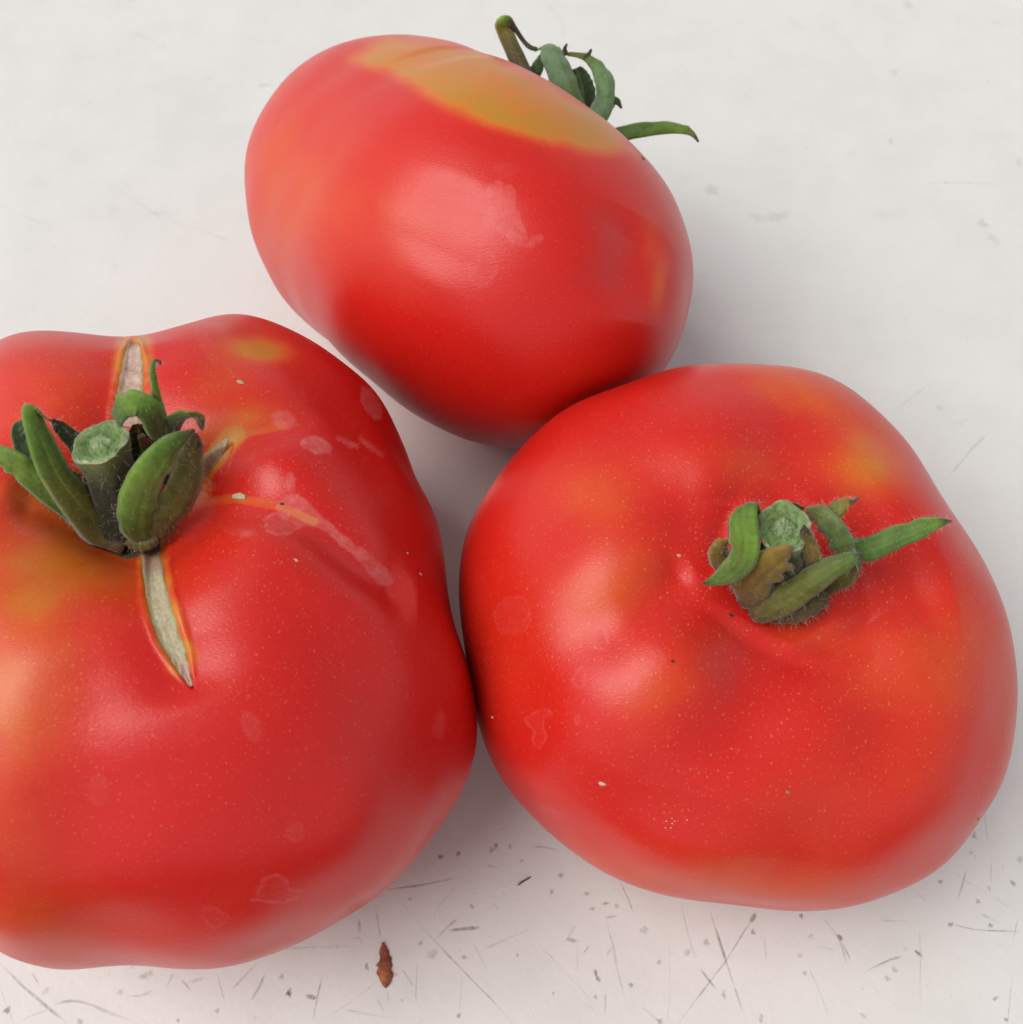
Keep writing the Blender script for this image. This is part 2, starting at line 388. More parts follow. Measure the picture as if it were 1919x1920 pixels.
for z, x, y, r1, r2, ro, a_ in [
    (Z3, 183, 765, .0030, .0040, 0, .26), (Z3, 362, 872, .0030, .0040, .5, .17), (Z3, 445, 870, .0048, .0036, .4, .20), (Z3, 1262, 893, .0028, .0036, .3, .28), (Z3, 1305, 955, .0046, .0022, -.9, .17),
    (Z3, 915, 292, .0024, .003, 0, .18), (Z3, 898, 570, .0014, .0026, 0, .24), (Z3, 968, 18, .0024, .003, 0, .18), (Z3, 1408, 648, .0014, .0024, 0, .18), (Z3, 1095, 1632, .0014, .0014, 0, .22), (Z3, 1120, 733, .0014, .0012, 0, .2),
    (Z1, 900, 157, .0009, .0008, 0, 1), (Z1, 988, 137, .0009, .0010, 0, .9), (Z1, 1183, 97, .0007, .0008, 0, .9), (Z1, 1253, 103, .0007, .0009, 0, .9), (Z1, 1160, 120, .0010, .0007, .6, .7), (Z1, 1312, 175, .0006, .0006, 0, .8),
    (Z1, 1055, 408, .0006, .0008, 0, .7), (Z1, 1512, 250, .0012, .0008, -.4, .7), (Z1, 1650, 345, .0010, .0007, 0, .7), (Z1, 1465, 335, .0012, .0006, 1, .6), (Z1, 1018, 672, .0012, .0008, -.5, .7), (Z1, 518, 720, .0007, .0010, 0, .8),
    (Z1, 793, 600, .0010, .0009, 0, .6), (Z1, 1290, 662, .0006, .0008, 0, .7), (Z1, 1475, 858, .0005, .0005, 0, .7), (Z1, 1690, 875, .0006, .0006, 0, .6), (Z1, 1875, 815, .0007, .0006, 0, .5), (Z1, 1705, 785, .0009, .0008, 0, .8),
    (Z1, 1745, 395, .0010, .0007, 0, .6), (Z1, 1675, 422, .0012, .0006, .4, .6), (Z1, 1800, 405, .0010, .0009, 0, .5), (Z1, 670, 760, .0006, .0006, 0, .6), (Z1, 740, 375, .0008, .0007, 0, .4), (Z1, 700, 893, .0008, .0007, 0, .3), (Z1, 990, 972, .0007, .0008, 0, .6),
    (Z2, 945, 510, .0010, .0009, 0, .9), (Z2, 733, 580, .0008, .0010, 0, .8), (Z2, 530, 625, .0010, .0011, 0, .7), (Z2, 320, 713, .0009, .0008, 0, .7), (Z2, 255, 570, .0013, .0012, 0, .5), (Z2, 985, 600, .0010, .0007, 0, .4),
    (Z2, 960, 762, .0008, .0008, 0, .6), (Z2, 445, 672, .0009, .0011, 0, .5), (Z2, 1778, 553, .0008, .0007, 0, .7), (Z2, 1722, 445, .0013, .0009, 0, .6), (Z2, 1845, 965, .0009, .0008, 0, .8), (Z2, 1325, 785, .0009, .0008, 0, .5), (Z2, 1555, 360, .0010, .0007, 0, .6), (Z2, 1355, 745, .0010, .0008, 0, .6),
    (Z2, 1705, 160, .0009, .0014, 0, .6), (Z2, 1690, 232, .0008, .0006, 0, .6), (Z2, 325, 975, .0010, .0012, 0, .8), (Z2, 1770, 385, .0006, .0010, 0, .5), (Z2, 198, 815, .0008, .0008, 0, .4), (Z2, 607, 857, .0007, .0012, 0, .5), (Z2, 1905, 260, .0013, .0009, 1, .5), (Z2, 940, 685, .0010, .0010, 0, .3),
    (Z7, 50, 463, .0010, .0012, 0, 1), (Z7, 868, 260, .0013, .0011, 0, .55), (Z7, 905, 232, .0010, .0011, 0, .45), (Z7, 485, 530, .0013, .0010, 0, .5), (Z7, 275, 350, .0013, .0009, .8, .45), (Z7, 725, 355, .0009, .0009, 0, .35), (Z7, 1303, 465, .0008, .0009, 0, .6), (Z7, 1690, 260, .0008, .0009, 0, .5), (Z7, 1735, 358, .0008, .0013, 0, 1),
]:
    blot(z(x, y), r1 * .55, r2 * .55, ro, a_)
for x, y, r1, r2, a_ in [(262, 68, .004, .003, .12), (305, 85, .002, .003, .08), (295, 125, .004, .003, .06), (360, 182, .003, .003, .05), (495, 160, .0026, .0014, .28), (300, 400, .006, .002, .10), (1030, 270, .003, .002, .05)]:
    blot(tp(x, y), r1 * .8, r2 * .8, 0.2, a_, 0.8)
# the same wear goes on over the rest of the table
for _ in range(420):
    x, y = rng.uniform(-.3, .3), rng.uniform(-.25, .3)
    near = sstep(0.0, -0.10, y)
    L = rng.exponential(.009) + .0015; an = rng.choice([rng.normal(-1.25, .25), rng.normal(1.0, .3), rng.uniform(0, 3.14)])
    d = np.array([math.cos(an), math.sin(an)]) * L
    strip([(x, y), (x + d[0] * .5 + rng.normal(0, .0006), y + d[1] * .5), (x + d[0], y + d[1])], rng.uniform(1.0, 2.2), rng.uniform(.05, .26) * (0.12 + .88 * near))
for _ in range(900):
    x, y = rng.uniform(-.3, .3), rng.uniform(-.25, .3)
    near = sstep(0.0, -0.10, y)
    s_ = rng.uniform(.00012, .00050); blot((x, y), s_ * rng.uniform(.6, 3.2), s_ * .7, rng.uniform(0, 3), rng.uniform(.10, .5) * (0.12 + .88 * near))
for _ in range(90):                       # faint rubbed smudges and hairlines further back
    x, y = rng.uniform(-.2, .22), rng.uniform(-.02, .26); an = rng.uniform(0, 3.14); L = rng.uniform(.004, .022)
    d = np.array([math.cos(an), math.sin(an)]) * L
    strip([(x, y), (x + d[0] * .5 + rng.normal(0, .0015), y + d[1] * .5), (x + d[0], y + d[1])], rng.uniform(2, 5), rng.uniform(.04, .13))
    blot((rng.uniform(-.2, .22), rng.uniform(-.02, .26)), rng.uniform(.0012, .004), rng.uniform(.0008, .0022), an, rng.uniform(.03, .12), .8)
scr = mesh_obj('scratch_marks', SV, SF, M_SCR, table, smooth=False); scr['kind'] = 'stuff'
attr(scr, 'alpha', SA)

# ------------------------------------------------------------------ tomatoes
FIT = {
 'left': ([-0.04875, -0.03998, 0.04557, 0.79216, 0.03542, 0.09132, -0.07077, -0.02025, -0.00199, -0.03323, -0.03134, -0.01167, 0.00044, -0.01985, 0.01721, 0.01427, -0.02568, 0.0001, 0.00184, -0.01877, 0.00181, 0.01034, -0.01255, -0.00052, 0.00615, -0.00043, -0.01196, -0.00592, 0.00483, 0.00579, 0.00124, -0.00226, 0.22, 0.3], list(range(2, 15))),
 'right': ([0.03219, -0.03903, 0.03998, 0.75216, 0.15744, -0.23785, -0.00184, -0.04136, -0.01281, -0.02325, -0.0095, -0.01389, 0.01089, 0.00436, 0.00272, 0.00081, 0.00311, 0.00226, -0.00241, 0.00098, 5e-05, 0.00164, 0.16, 0.3], [2, 3, 4, 5, 6, 7, 8, 9]),
 'back': ([-0.00659, 0.03116, 0.04230, 0.71233, 0.61035, 0.64251, -0.09468, -0.08284, 0.04965, 0.06853, 0.00194, 0.00578, 0.03682, 0.02201, 0.16, 0.3], [2, 3, 4, 5]),
}
NT_, NP_ = 400, 800
def rounded_out(lob):
    n = len(lob); a = np.linspace(0, 2 * math.pi, n, endpoint=False); r = 1 + lob
    pts = sorted((r[i] * math.cos(a[i]), r[i] * math.sin(a[i])) for i in range(n))
    def half(ps):
        h = []
        for p in ps:
            while len(h) > 1 and (h[-1][0] - h[-2][0]) * (p[1] - h[-2][1]) - (h[-1][1] - h[-2][1]) * (p[0] - h[-2][0]) <= 0: h.pop()
            h.append(p)
        return h
    H = np.array(half(pts)[:-1] + half(pts[::-1])[:-1]); D = []
    for i in range(len(H)):
        p, q = H[i], H[(i + 1) % len(H)]
        for t in np.linspace(0, 1, 40, endpoint=False): D.append(p + (q - p) * t)
    D = np.array(D); an = np.arctan2(D[:, 1], D[:, 0]) % (2 * math.pi); o = np.argsort(an)
    rr = np.interp(a, an[o], np.hypot(D[o, 0], D[o, 1]), period=2 * math.pi)
    k = np.exp(-(np.arange(-60, 61) / 26.0) ** 2); k /= k.sum()
    return np.convolve(np.concatenate([rr[-60:], rr, rr[:60]]), k, 'valid') - 1
class Fruit: pass
def base_shape(key):
    p, K = FIT[key]
    T, PH = np.meshgrid(np.linspace(1e-3, math.pi - 1e-3, NT_), np.linspace(0, 2 * math.pi, NP_, endpoint=False), indexing='ij')
    a, fl = p[2], p[3]; st, ct = np.sin(T), np.cos(T)
    rho = np.abs(st) ** 0.86; z = np.sign(ct) * np.abs(ct) ** 0.95 * fl
    lob = np.zeros_like(T)
    for i, k in enumerate(K): lob += p[6 + 2 * i] * np.cos(k * PH) + p[7 + 2 * i] * np.sin(k * PH)
    if key == 'back': lob = rounded_out(lob[0])[None, :] * np.ones_like(T)      # this fruit has no furrows
    rho0 = rho; rho = rho * (1 + lob * st ** 0.8); dip, wid = p[-2], p[-1]
    z = z * (1 + 0.35 * lob * st) - dip * np.exp(-(rho0 / wid) ** 2) * (T < math.pi / 2) + 0.06 * np.exp(-(rho0 / .3) ** 2) * (T > math.pi / 2)
    X = np.stack([rho * np.cos(PH), rho * np.sin(PH), z], -1) * a
    ax = np.array([p[4], p[5], math.sqrt(1 - p[4] ** 2 - p[5] ** 2)])
    v = np.cross([0, 0, 1], ax); c = ax[2]; vx = np.array([[0, -v[2], v[1]], [v[2], 0, -v[0]], [-v[1], v[0], 0]])
    Mx = np.eye(3) + vx + vx @ vx / (1 + c)
    X = X @ Mx.T
    off = np.array([p[0], p[1], -X[..., 2].min()])
    if key == 'back': off = off + np.array([-0.00012, 0.0035, -0.0044])     # sits heavily: a flat resting patch
    fr = Fruit(); fr.X = X + off; fr.axis = ax; fr.centre = off; fr.M = Mx
    fr.stem = Mx @ np.array([0, 0, (fl - dip) * a]) + off
    fr.T, fr.PH = T, PH
    return fr
def grid_normals(X):
    du = np.roll(X, -1, 1) - np.roll(X, 1, 1); dv = np.gradient(X, axis=0)
    n = nrm(np.cross(dv, du)); return n
def bvh_of(X, st=4):
    G = X[::st, ::st]; a, b_ = G.shape[:2]
    i = np.arange(a - 1)[:, None] * b_ + np.arange(b_); j = np.arange(a - 1)[:, None] * b_ + (np.arange(b_) + 1) % b_
    F = np.stack([i, i + b_, j + b_, j], -1).reshape(-1, 4)
    return BVHTree.FromPolygons([tuple(p) for p in G.reshape(-1, 3)], [tuple(q) for q in F.tolist()])
def hit(bvh, px, py):
    r = ray(px, py); L = np.linalg.norm(r)
    h = bvh.ray_cast(Vector(CAM), Vector(r / L))
    return (np.array(h[0]), np.array(h[1])) if h[0] is not None else (None, None)
def make_fruit(key, grooves, dents=(), push=None, trenches=()):
    fr = base_shape(key)
    nml = grid_normals(fr.X)
    if (nml * (fr.X - fr.centre)).sum(-1).mean() < 0: nml = -nml
    b0 = bvh_of(fr.X)
    P = fr.X.reshape(-1, 3).copy(); Nn = nml.reshape(-1, 3)
    disp = np.zeros(len(P))
    for line, wmm, dmm, fade in grooves:
        q = [hit(b0, *p)[0] for p in line]; q = [x for x in q if x is not None]
        d, par = seg_dist(P, spline(q, 24))
        e = np.minimum(sstep(-0.02, fade[0] + 1e-3, par), 1 - sstep(1 - fade[1] - 1e-3, 1.02, par)) if fade else 1.0
        disp += -dmm * 1e-3 * np.exp(-(d / (wmm * 1e-3)) ** 2) * e
    for (px, py), rmm, hmm in dents:
        c = hit(b0, px, py)[0]
        if c is None: continue
        disp += hmm * 1e-3 * np.exp(-(np.linalg.norm(P - c, axis=1) / (rmm * 1e-3)) ** 2)
    if trenches:
        px = project(P); fc = (Nn * nrm(CAM - P)).sum(1)
        for line, half in trenches:
            ln = np.array(line, float); m = (px > ln.min(0) - 90).all(1) & (px < ln.max(0) + 90).all(1) & (fc > 0.02)
            d, par = seg_dist(px[m], spline(ln, 40)); hw = np.interp(par, np.linspace(0, 1, len(half)), half)
            e = d / np.maximum(hw, 3)
            disp[m] += -0.00046 * (1 - sstep(.72, 1.10, e)) + 0.00022 * np.exp(-((e - 1.32) / .28) ** 2) * sstep(2, 12, hw)
    und = np.zeros(len(P)); r_ = np.random.default_rng({'left': 5, 'right': 11, 'back': 23}[key])
    for wl in (.030, .021, .015, .011):
        for _ in range(4):
            k = nrm(r_.normal(0, 1, 3)) * 2 * math.pi / wl; und += np.sin(P @ k + r_.uniform(0, 6.3)) * wl * 0.0042
    disp += und * (0.4 if key == 'back' else 1.0)
    P += Nn * disp[:, None]
    P[:, 2] = np.maximum(P[:, 2], 0.0002)
    fr.X = P.reshape(fr.X.shape)
    if push is not None:                       # soft fruit give way where they press on each other
        o = push; q = (P - o.centre) @ o.M
        Xo = ((o.X - o.centre) @ o.M)[::4, ::4].reshape(-1, 3); Lo = np.linalg.norm(Xo, axis=1); do = Xo / Lo[:, None]
        L = np.linalg.norm(q, axis=1); MV = np.zeros(len(L)); idx = np.where(L < Lo.max() + .012)[0]
        for s in range(0, len(idx), 2000):
            ii = idx[s:s + 2000]; j = np.argmax((q[ii] / L[ii][:, None]) @ do.T, axis=1)
            need = Lo[j] + 0.0010 - L[ii]
            mv = np.logaddexp(0, need / .0010) * .0010
            MV[ii] = mv
        MV = MV.reshape(NT_, NP_)
        for _ in range(3):
            for ax_, h_ in ((0, 5), (1, 7)):
                pad = np.concatenate([MV[:, -h_:], MV, MV[:, :h_]], 1) if ax_ else np.concatenate([np.repeat(MV[:1], h_, 0), MV, np.repeat(MV[-1:], h_, 0)], 0)
                cs = np.cumsum(np.concatenate([np.zeros_like(pad.take([0], ax_)), pad], ax_), ax_); w_ = 2 * h_ + 1
                MV = (cs[:, w_:] - cs[:, :-w_] if ax_ else cs[w_:] - cs[:-w_]) / w_
        q *= (1 + MV.ravel() / L)[:, None]
        P = q @ o.M.T + o.centre
        fr.X = P.reshape(fr.X.shape)
    nml = grid_normals(fr.X)
    if (nml * (fr.X - fr.centre)).sum(-1).mean() < 0: nml = -nml
    fr.stem = fr.X[0].mean(0)
    fr.N = nml.reshape(-1, 3); fr.P = fr.X.reshape(-1, 3); fr.bvh = bvh_of(fr.X, 2)
    fr.px = project(fr.P); fr.face = (fr.N * nrm(CAM - fr.P)).sum(1)
    return fr
def faces_of():
    i = np.arange(NT_ - 1)[:, None] * NP_ + np.arange(NP_); j = np.arange(NT_ - 1)[:, None] * NP_ + (np.arange(NP_) + 1) % NP_
    return np.stack([i, i + NP_, j + NP_, j], -1).reshape(-1, 4)
QUADS = faces_of()

def blob(fr, x, y, rx, ry, rot, amp, p=1.0):
    c, s = math.cos(rot), math.sin(rot); d = fr.px - np.array([x, y])
    u = (d[:, 0] * c + d[:, 1] * s) / rx; v_ = (-d[:, 0] * s + d[:, 1] * c) / ry
    return amp * np.exp(-(u * u + v_ * v_) ** p) * sstep(-0.05, 0.12, fr.face)
def patch(fr, poly, soft_in, soft_out):
    poly = np.array(poly, float); lo, hi = poly.min(0) - soft_out - 5, poly.max(0) + soft_out + 5
    m = (fr.px > lo).all(1) & (fr.px < hi).all(1) & (fr.face > 0)
    out = np.zeros(len(fr.P)); sdv = poly_sdf(fr.px[m], poly)
    q = fr.px[m]; sdv = sdv + 5 * vnoise(q[:, 0] / 70, 3) + 4 * vnoise(q[:, 1] / 38 + 9, 4) + 2 * vnoise(q[:, 0] / 24 + .4 * vnoise(q[:, 1] / 17, 8), 5)
    out[m] = 1 - sstep(-soft_in, soft_out, sdv); return out
def film(fr, poly, edge=1.0, fill=0.5, wob=2.5, soft=1.6):
    """a dried water mark: outline a little denser than the middle"""
    poly = np.array(poly, float)
    if len(poly) > 2:
        poly = spline(np.vstack([poly, poly[:1]]), max(30, len(poly) * 6))[:-1]
        k = np.arange(len(poly)); poly = poly + np.stack([vnoise(k * .8, int(poly[0, 0])), vnoise(k * .8, int(poly[0, 1]) + 9)], 1) * wob
    lo, hi = poly.min(0) - 8, poly.max(0) + 8
    m = (fr.px > lo).all(1) & (fr.px < hi).all(1) & (fr.face > 0.02)
    out = np.zeros(len(fr.P)); s = poly_sdf(fr.px[m], poly)
    ins = 1 - sstep(-soft, soft, s)
    out[m] = .8 * np.maximum(ins * fill, edge * np.exp(-((s + 1.5) / 2.2) ** 2)); return out
def ell(x, y, rx, ry, rot, n=14):
    c, s = math.cos(rot), math.sin(rot)
    return [(x + rx * math.cos(a) * c - ry * math.sin(a) * s, y + rx * math.cos(a) * s + ry * math.sin(a) * c) for a in np.linspace(0, 2 * math.pi, n, endpoint=False)]

def tomato_root(fr, label):
    e = bpy.data.objects.new('tomato', None); e.empty_display_size = 0.01
    e.location = (fr.centre[0], fr.centre[1], 0); link(e)
    e['label'] = label; e['category'] = 'tomato'; e['group'] = 'ripe tomatoes on the white table'
    return e
def body_obj(fr, root, mat, yel, stain, speck):
    P = fr.P
    top, bot = P[:NP_].mean(0), P[-NP_:].mean(0)
    o = mesh_obj('body', P, QUADS, mat, root)
    attr(o, 'yel', np.clip(yel, 0, 1.2)); attr(o, 'stain', np.clip(stain, 0, 1)); attr(o, 'speck', np.clip(speck, 0, 1))
    return o

# ---- leafy parts -------------------------------------------------
class HairBag:
    def __init__(s): s.v, s.f = [], []
    def add(s, p, d, L, r):
        a = np.cross(d, [0.3, 0.5, 0.8]); a = nrm(a); b_ = np.cross(d, a)
        bend = nrm(rng.normal(0, 1, 3)) * L * 0.35; k = len(s.v)
        for q, rr in ((p, r), (p + d * L * .55 + bend * .3, r * .75), (p + d * L + bend, 0)):
            if rr == 0: s.v.append(q)
            else:
                for j in range(3):
                    an = j * 2.0944; s.v.append(q + (a * math.cos(an) + b_ * math.sin(an)) * rr)
        for j in range(3):
            j2 = (j + 1) % 3; s.f.append((k + j, k + j2, k + 3 + j2, k + 3 + j)); s.f.append((k + 3 + j, k + 3 + j2, k + 6))
    def build(s, parent):
        o = mesh_obj('hairs', s.v, s.f, M_HAIR, parent, smooth=True); o['kind'] = 'stuff'; return o
def colour_along(stops, t):
    ts = [s[0] for s in stops]; cs = np.array([s[1] for s in stops])
    return np.stack([np.interp(t, ts, cs[:, k]) for k in range(3)], -1)
GRN = (0.075, 0.150, 0.018); LGT = (0.14, 0.255, 0.030); OLV = (0.120, 0.120, 0.020); DRK = (0.030, 0.055, 0.018)
BRN = (0.085, 0.042, 0.020); OCH = (0.25, 0.17, 0.025); BLU = (0.11, 0.19, 0.10); DRY = (0.06, 0.035, 0.028); RUS = (0.14, 0.035, 0.015)
def sepal(fr, root, parent, hairs, pts, widths, stops, roll=0.0, cup=0.35, th=0.30, nh=110, label=None, flip=False, wav=0.10):
    z0 = (fr.stem - CAM) @ FWD
    c = np.array([at_depth(x, y, z0 - d * 1e-3) for x, y, d in pts]); n = 34
    c = spline(c, n); tt = np.linspace(0, 1, n)
    wd = np.interp(tt, np.linspace(0, 1, len(widths)), widths)
    k = np.array([.25, .5, .25]); wd = np.concatenate([[wd[0]], np.convolve(wd, k, 'valid'), [wd[-1]]]) * z0 / FOC
    tan = nrm(np.gradient(c, axis=0)); view = nrm(CAM - c)
    side = nrm(np.cross(tan[0], view[0])); S = []
    for i in range(n):
        side = nrm(side - tan[i] * (side @ tan[i])); S.append(side.copy())
    S = np.array(S); Nn = np.cross(S, tan)
    if (Nn[n // 2] @ view[n // 2]) < 0 and not flip: Nn, S = -Nn, -S
    ro = np.linspace(roll, roll, n) if np.isscalar(roll) else np.interp(tt, np.linspace(0, 1, len(roll)), roll)
    S2 = S * np.cos(ro)[:, None] + Nn * np.sin(ro)[:, None]; N2 = -S * np.sin(ro)[:, None] + Nn * np.cos(ro)[:, None]
    us = np.linspace(-1, 1, 9); sd_ = int(rng.integers(1e6)); V, C = [], []
    thk = th * 1e-3 * (1 - .55 * tt)
    base_col = colour_along(stops, tt)
    ring = [(u, 1) for u in us] + [(u, 0) for u in us[::-1][1:-1]]
    for i in range(n):
        for u, top in ring:
            e = wav * vnoise(np.array([i * .45]), sd_ + (0 if u < 0 else 5))[0] * abs(u)
            h = -cup * u * u - .10 * math.exp(-(u / .22) ** 2) * (1 if top else -.3) + e * 1.6
            p = c[i] + S2[i] * (u * wd[i] / 2 * (1 + e)) + N2[i] * (h * wd[i] / 2 + (thk[i] / 2 if top else -thk[i] / 2) * math.sqrt(max(0, 1 - u * u * .9)))
            V.append(p); cc = base_col[i] * (1 - .20 * math.exp(-(u / .2) ** 2)) * (1 if top else .9) * (1.4 if abs(u) > .95 else 1) * (1 - .16 * math.exp(-((abs(u) - .5) / .1) ** 2))
            C.append(cc * (1 + .18 * vnoise(np.array([i * .6 + u * 2]), sd_ + 3)[0]))
    m_ = len(ring); F = []
    for i in range(n - 1):
        for j in range(m_):
            F.append((i * m_ + j, i * m_ + (j + 1) % m_, (i + 1) * m_ + (j + 1) % m_, (i + 1) * m_ + j))
    F.append(tuple(range(m_))[::-1]); F.append(tuple((n - 1) * m_ + j for j in range(m_)))
    o = mesh_obj('sepal', V, F, M_SEPAL, parent); attr(o, 'Col', np.clip(C, 0.004, 1))
    if label: o['label'] = label
    V = np.array(V)
    for _ in range(nh):
        i = int(rng.integers(1, n - 2)); u = rng.choice([-1, 1]) if rng.random() < .55 else rng.uniform(-1, 1)
        j = int(round((u + 1) * 4)); p = V[i * m_ + j]
        d = nrm(N2[i] * rng.uniform(.2, 1) + S2[i] * u * rng.uniform(.3, 1.3) + rng.normal(0, .3, 3))
        hairs.add(p, d, rng.uniform(.0003, .0010), rng.uniform(.000010, .000017))
    return o
def stalk(fr, root, hairs, pts, radii, face_n, face_r, squash=1.0, cols=(DRK, OLV, LGT), nh=60, face_cols=None):
    """the cut stem: a tube that ends in a pale ringed cut"""
    z0 = (fr.stem - CAM) @ FWD
    c = np.array([at_depth(x, y, z0 - d * 1e-3) for x, y, d in pts]); n = 22; c = spline(c, n); tt = np.linspace(0, 1, n)
    r = np.interp(tt, np.linspace(0, 1, len(radii)), radii) * z0 / FOC
    tan = nrm(np.gradient(c, axis=0)); fn = nrm(np.array(face_n, float)); m_ = 40; V, C = [], []
    sdn = int(rng.integers(1e6))
    for i in range(n):
        k = sstep(.55, 1, tt[i]); d = nrm(tan[i] * (1 - k) + fn * k)
        a = nrm(np.cross(d, [0.2, 0.9, 0.3])); b_ = np.cross(d, a)
        for j in range(m_):
            an = 2 * math.pi * j / m_
            rr = r[i] * (1 + .05 * math.cos(5 * an + 1) + .035 * vnoise(np.array([j * .9 + 13 * math.floor(i / 3)]), sdn)[0])
            V.append(c[i] + (a * math.cos(an) + b_ * math.sin(an)) * rr)
            C.append(colour_along([(0, cols[0]), (.6, cols[1]), (1, cols[2])], tt[i]))
    F = [(i * m_ + j, i * m_ + (j + 1) % m_, (i + 1) * m_ + (j + 1) % m_, (i + 1) * m_ + j) for i in range(n - 1) for j in range(m_)]
    F.append(tuple(range(m_))[::-1])
    o = mesh_obj('stem', V, F, M_STEM, root); attr(o, 'Col', C)
    rim = np.array(V[-m_:]); cen = rim.mean(0); K = 16; V2, C2 = [cen + fn * r[-1] * .12], [(.40, .52, .27)]
    fc = face_cols or [(0, (.28, .38, .18)), (.28, (.33, .43, .23)), (.42, (.10, .19, .05)), (.60, (.22, .33, .13)), (.85, (.15, .25, .08)), (1.0, (.33, .40, .25))]
    for k in range(1, K + 1):
        q = k / K
        for j in range(m_):
            hh = .12 * math.exp(-(q / .3) ** 2) - .10 * math.exp(-((q - .45) / .12) ** 2) + .07 * math.exp(-((q - .9) / .1) ** 2) + .05 * rng.normal()
            if q == 1: hh = 0.0
            V2.append(cen + (rim[j] - cen) * q * (1 + .0 * q) + fn * (hh * r[-1]))
            cc = np.array(colour_along(fc, np.array(q + .05 * rng.normal()))) * (1 + .14 * rng.normal()); C2.append(np.clip(cc, .01, .8))
    F2 = [(0, 1 + j, 1 + (j + 1) % m_) for j in range(m_)]
    for k in range(K - 1):
        for j in range(m_):
            a_, b2 = 1 + k * m_ + j, 1 + k * m_ + (j + 1) % m_; F2.append((a_, a_ + m_, b2 + m_, b2))
    fo = mesh_obj('cut_face', V2, F2, M_STEM, o, smooth=True); attr(fo, 'Col', C2)
    for _ in range(nh):
        i = int(rng.integers(2, n)); j = int(rng.integers(m_)); p = np.array(V[i * m_ + j]); d = nrm(p - c[i] + rng.normal(0, .3, 3) * r[i])
        hairs.add(p, d, rng.uniform(.0004, .0014), rng.uniform(.000012, .000021))
    return o
def calyx_disc(fr, root, rad_mm, col=(0.035, 0.045, 0.016), lift=0.3, flat=.35):
    ax = fr.axis; a = nrm(np.cross(ax, [0.1, 1, 0.2])); b_ = np.cross(ax, a); V, F, C = [], [], []
    K, m_ = 7, 30
    for k in range(K + 1):
        q = k / K
        for j in range(m_):
            an = 2 * math.pi * j / m_; rr = rad_mm * 1e-3 * q * (1 + .10 * math.cos(5 * an))
            hgt = (lift + flat * rad_mm * (1 - q) ** 1.5) * 1e-3
            p = fr.stem + (a * math.cos(an) + b_ * math.sin(an)) * rr
            loc, nn, _, _ = fr.bvh.ray_cast(Vector(p + ax * .02), Vector(-ax))
            if loc is not None and q > .3: p = np.array(loc)
            V.append(p + ax * (hgt if q < 1 else -.0003)); C.append(np.array(col) * (1 + .2 * rng.normal()))
    for k in range(K):
        for j in range(m_):
            F.append((k * m_ + j, k * m_ + (j + 1) % m_, (k + 1) * m_ + (j + 1) % m_, (k + 1) * m_ + j))
    o = mesh_obj('calyx', V, F, M_SEPAL, root); attr(o, 'Col', np.clip(C, .004, 1)); return o
def scar(fr, root, centre, half, stops, label, bulge=.25, red_line=None, streak=None):
    """a strip of corky tissue that closed a growth crack, lying in the skin"""
    n, m_ = 60, 15; cp = spline(centre, n); hw = np.interp(np.linspace(0, 1, n), np.linspace(0, 1, len(half)), half)
    tn = nrm(np.gradient(cp, axis=0)); sd2 = np.stack([-tn[:, 1], tn[:, 0]], 1); V, C, ok = [], [], True
    s1, s2 = int(rng.integers(1e6)), int(rng.integers(1e6)); last = None
    for i in range(n):
        for j in range(m_):
            u = -1 + 2 * j / (m_ - 1); wv = 1 + .05 * vnoise(np.array([i * .5]), s1 + (7 if u > 0 else 0))[0]
            q = cp[i] + sd2[i] * u * hw[i] * wv
            p, nn = hit(fr.bvh, *q)
            if p is None: p, nn = last
            last = (p, nn)
            h = .10 + bulge * .25 * (1 - u ** 6) - .22 * abs(u) ** 14 + .035 * vnoise(np.array([i * .9 + j * 3.1]), s2)[0] - .05 * math.exp(-(u / .16) ** 2)
            V.append(p + nn * (h * 1e-3)); t_ = i / (n - 1)
            cc = np.array(colour_along(stops, np.array(t_)))
            e = abs(u); k_ = sstep(.66, .84, e) * .6; cc = cc * (1 - k_) + np.array((.33, .36, .13)) * k_; k_ = sstep(.90, .98, e); cc = cc * (1 - k_) + np.array((.24, .17, .06)) * k_
            cc = cc * (1 + .10 * vnoise(np.array([i * .8 + 5 * u]), s2 + 4)[0])
            if red_line and red_line[0] < t_ < red_line[1]: 
                k = math.exp(-(u / .20) ** 2) * (.6 + .4 * vnoise(np.array([i * .8]), s1 + 2)[0]); cc = cc * (1 - k) + np.array((.42, .05, .08)) * k
            if streak: 
                k = streak * math.exp(-((u + .1) / .3) ** 2) * (.5 + .5 * vnoise(np.array([i * .35]), s1 + 3)[0]); cc = cc * (1 - k) + np.array((.40, .21, .17)) * k
            C.append(cc)
    F = [(i * m_ + j, (i + 1) * m_ + j, (i + 1) * m_ + j + 1, i * m_ + j + 1) for i in range(n - 1) for j in range(m_ - 1)]
    o = mesh_obj('scar', V, F, M_CORK, root); attr(o, 'Col', np.clip(C, .01, .9)); o['label'] = label; return o
def crumb(fr, root, px, py, s, col, name='crumb'):
    s *= .75; col = tuple(np.array(col) * .85)
    p, nn = hit(fr.bvh, px, py)
    if p is None: return
    chunk_on(p, nn, s, col, name, root)
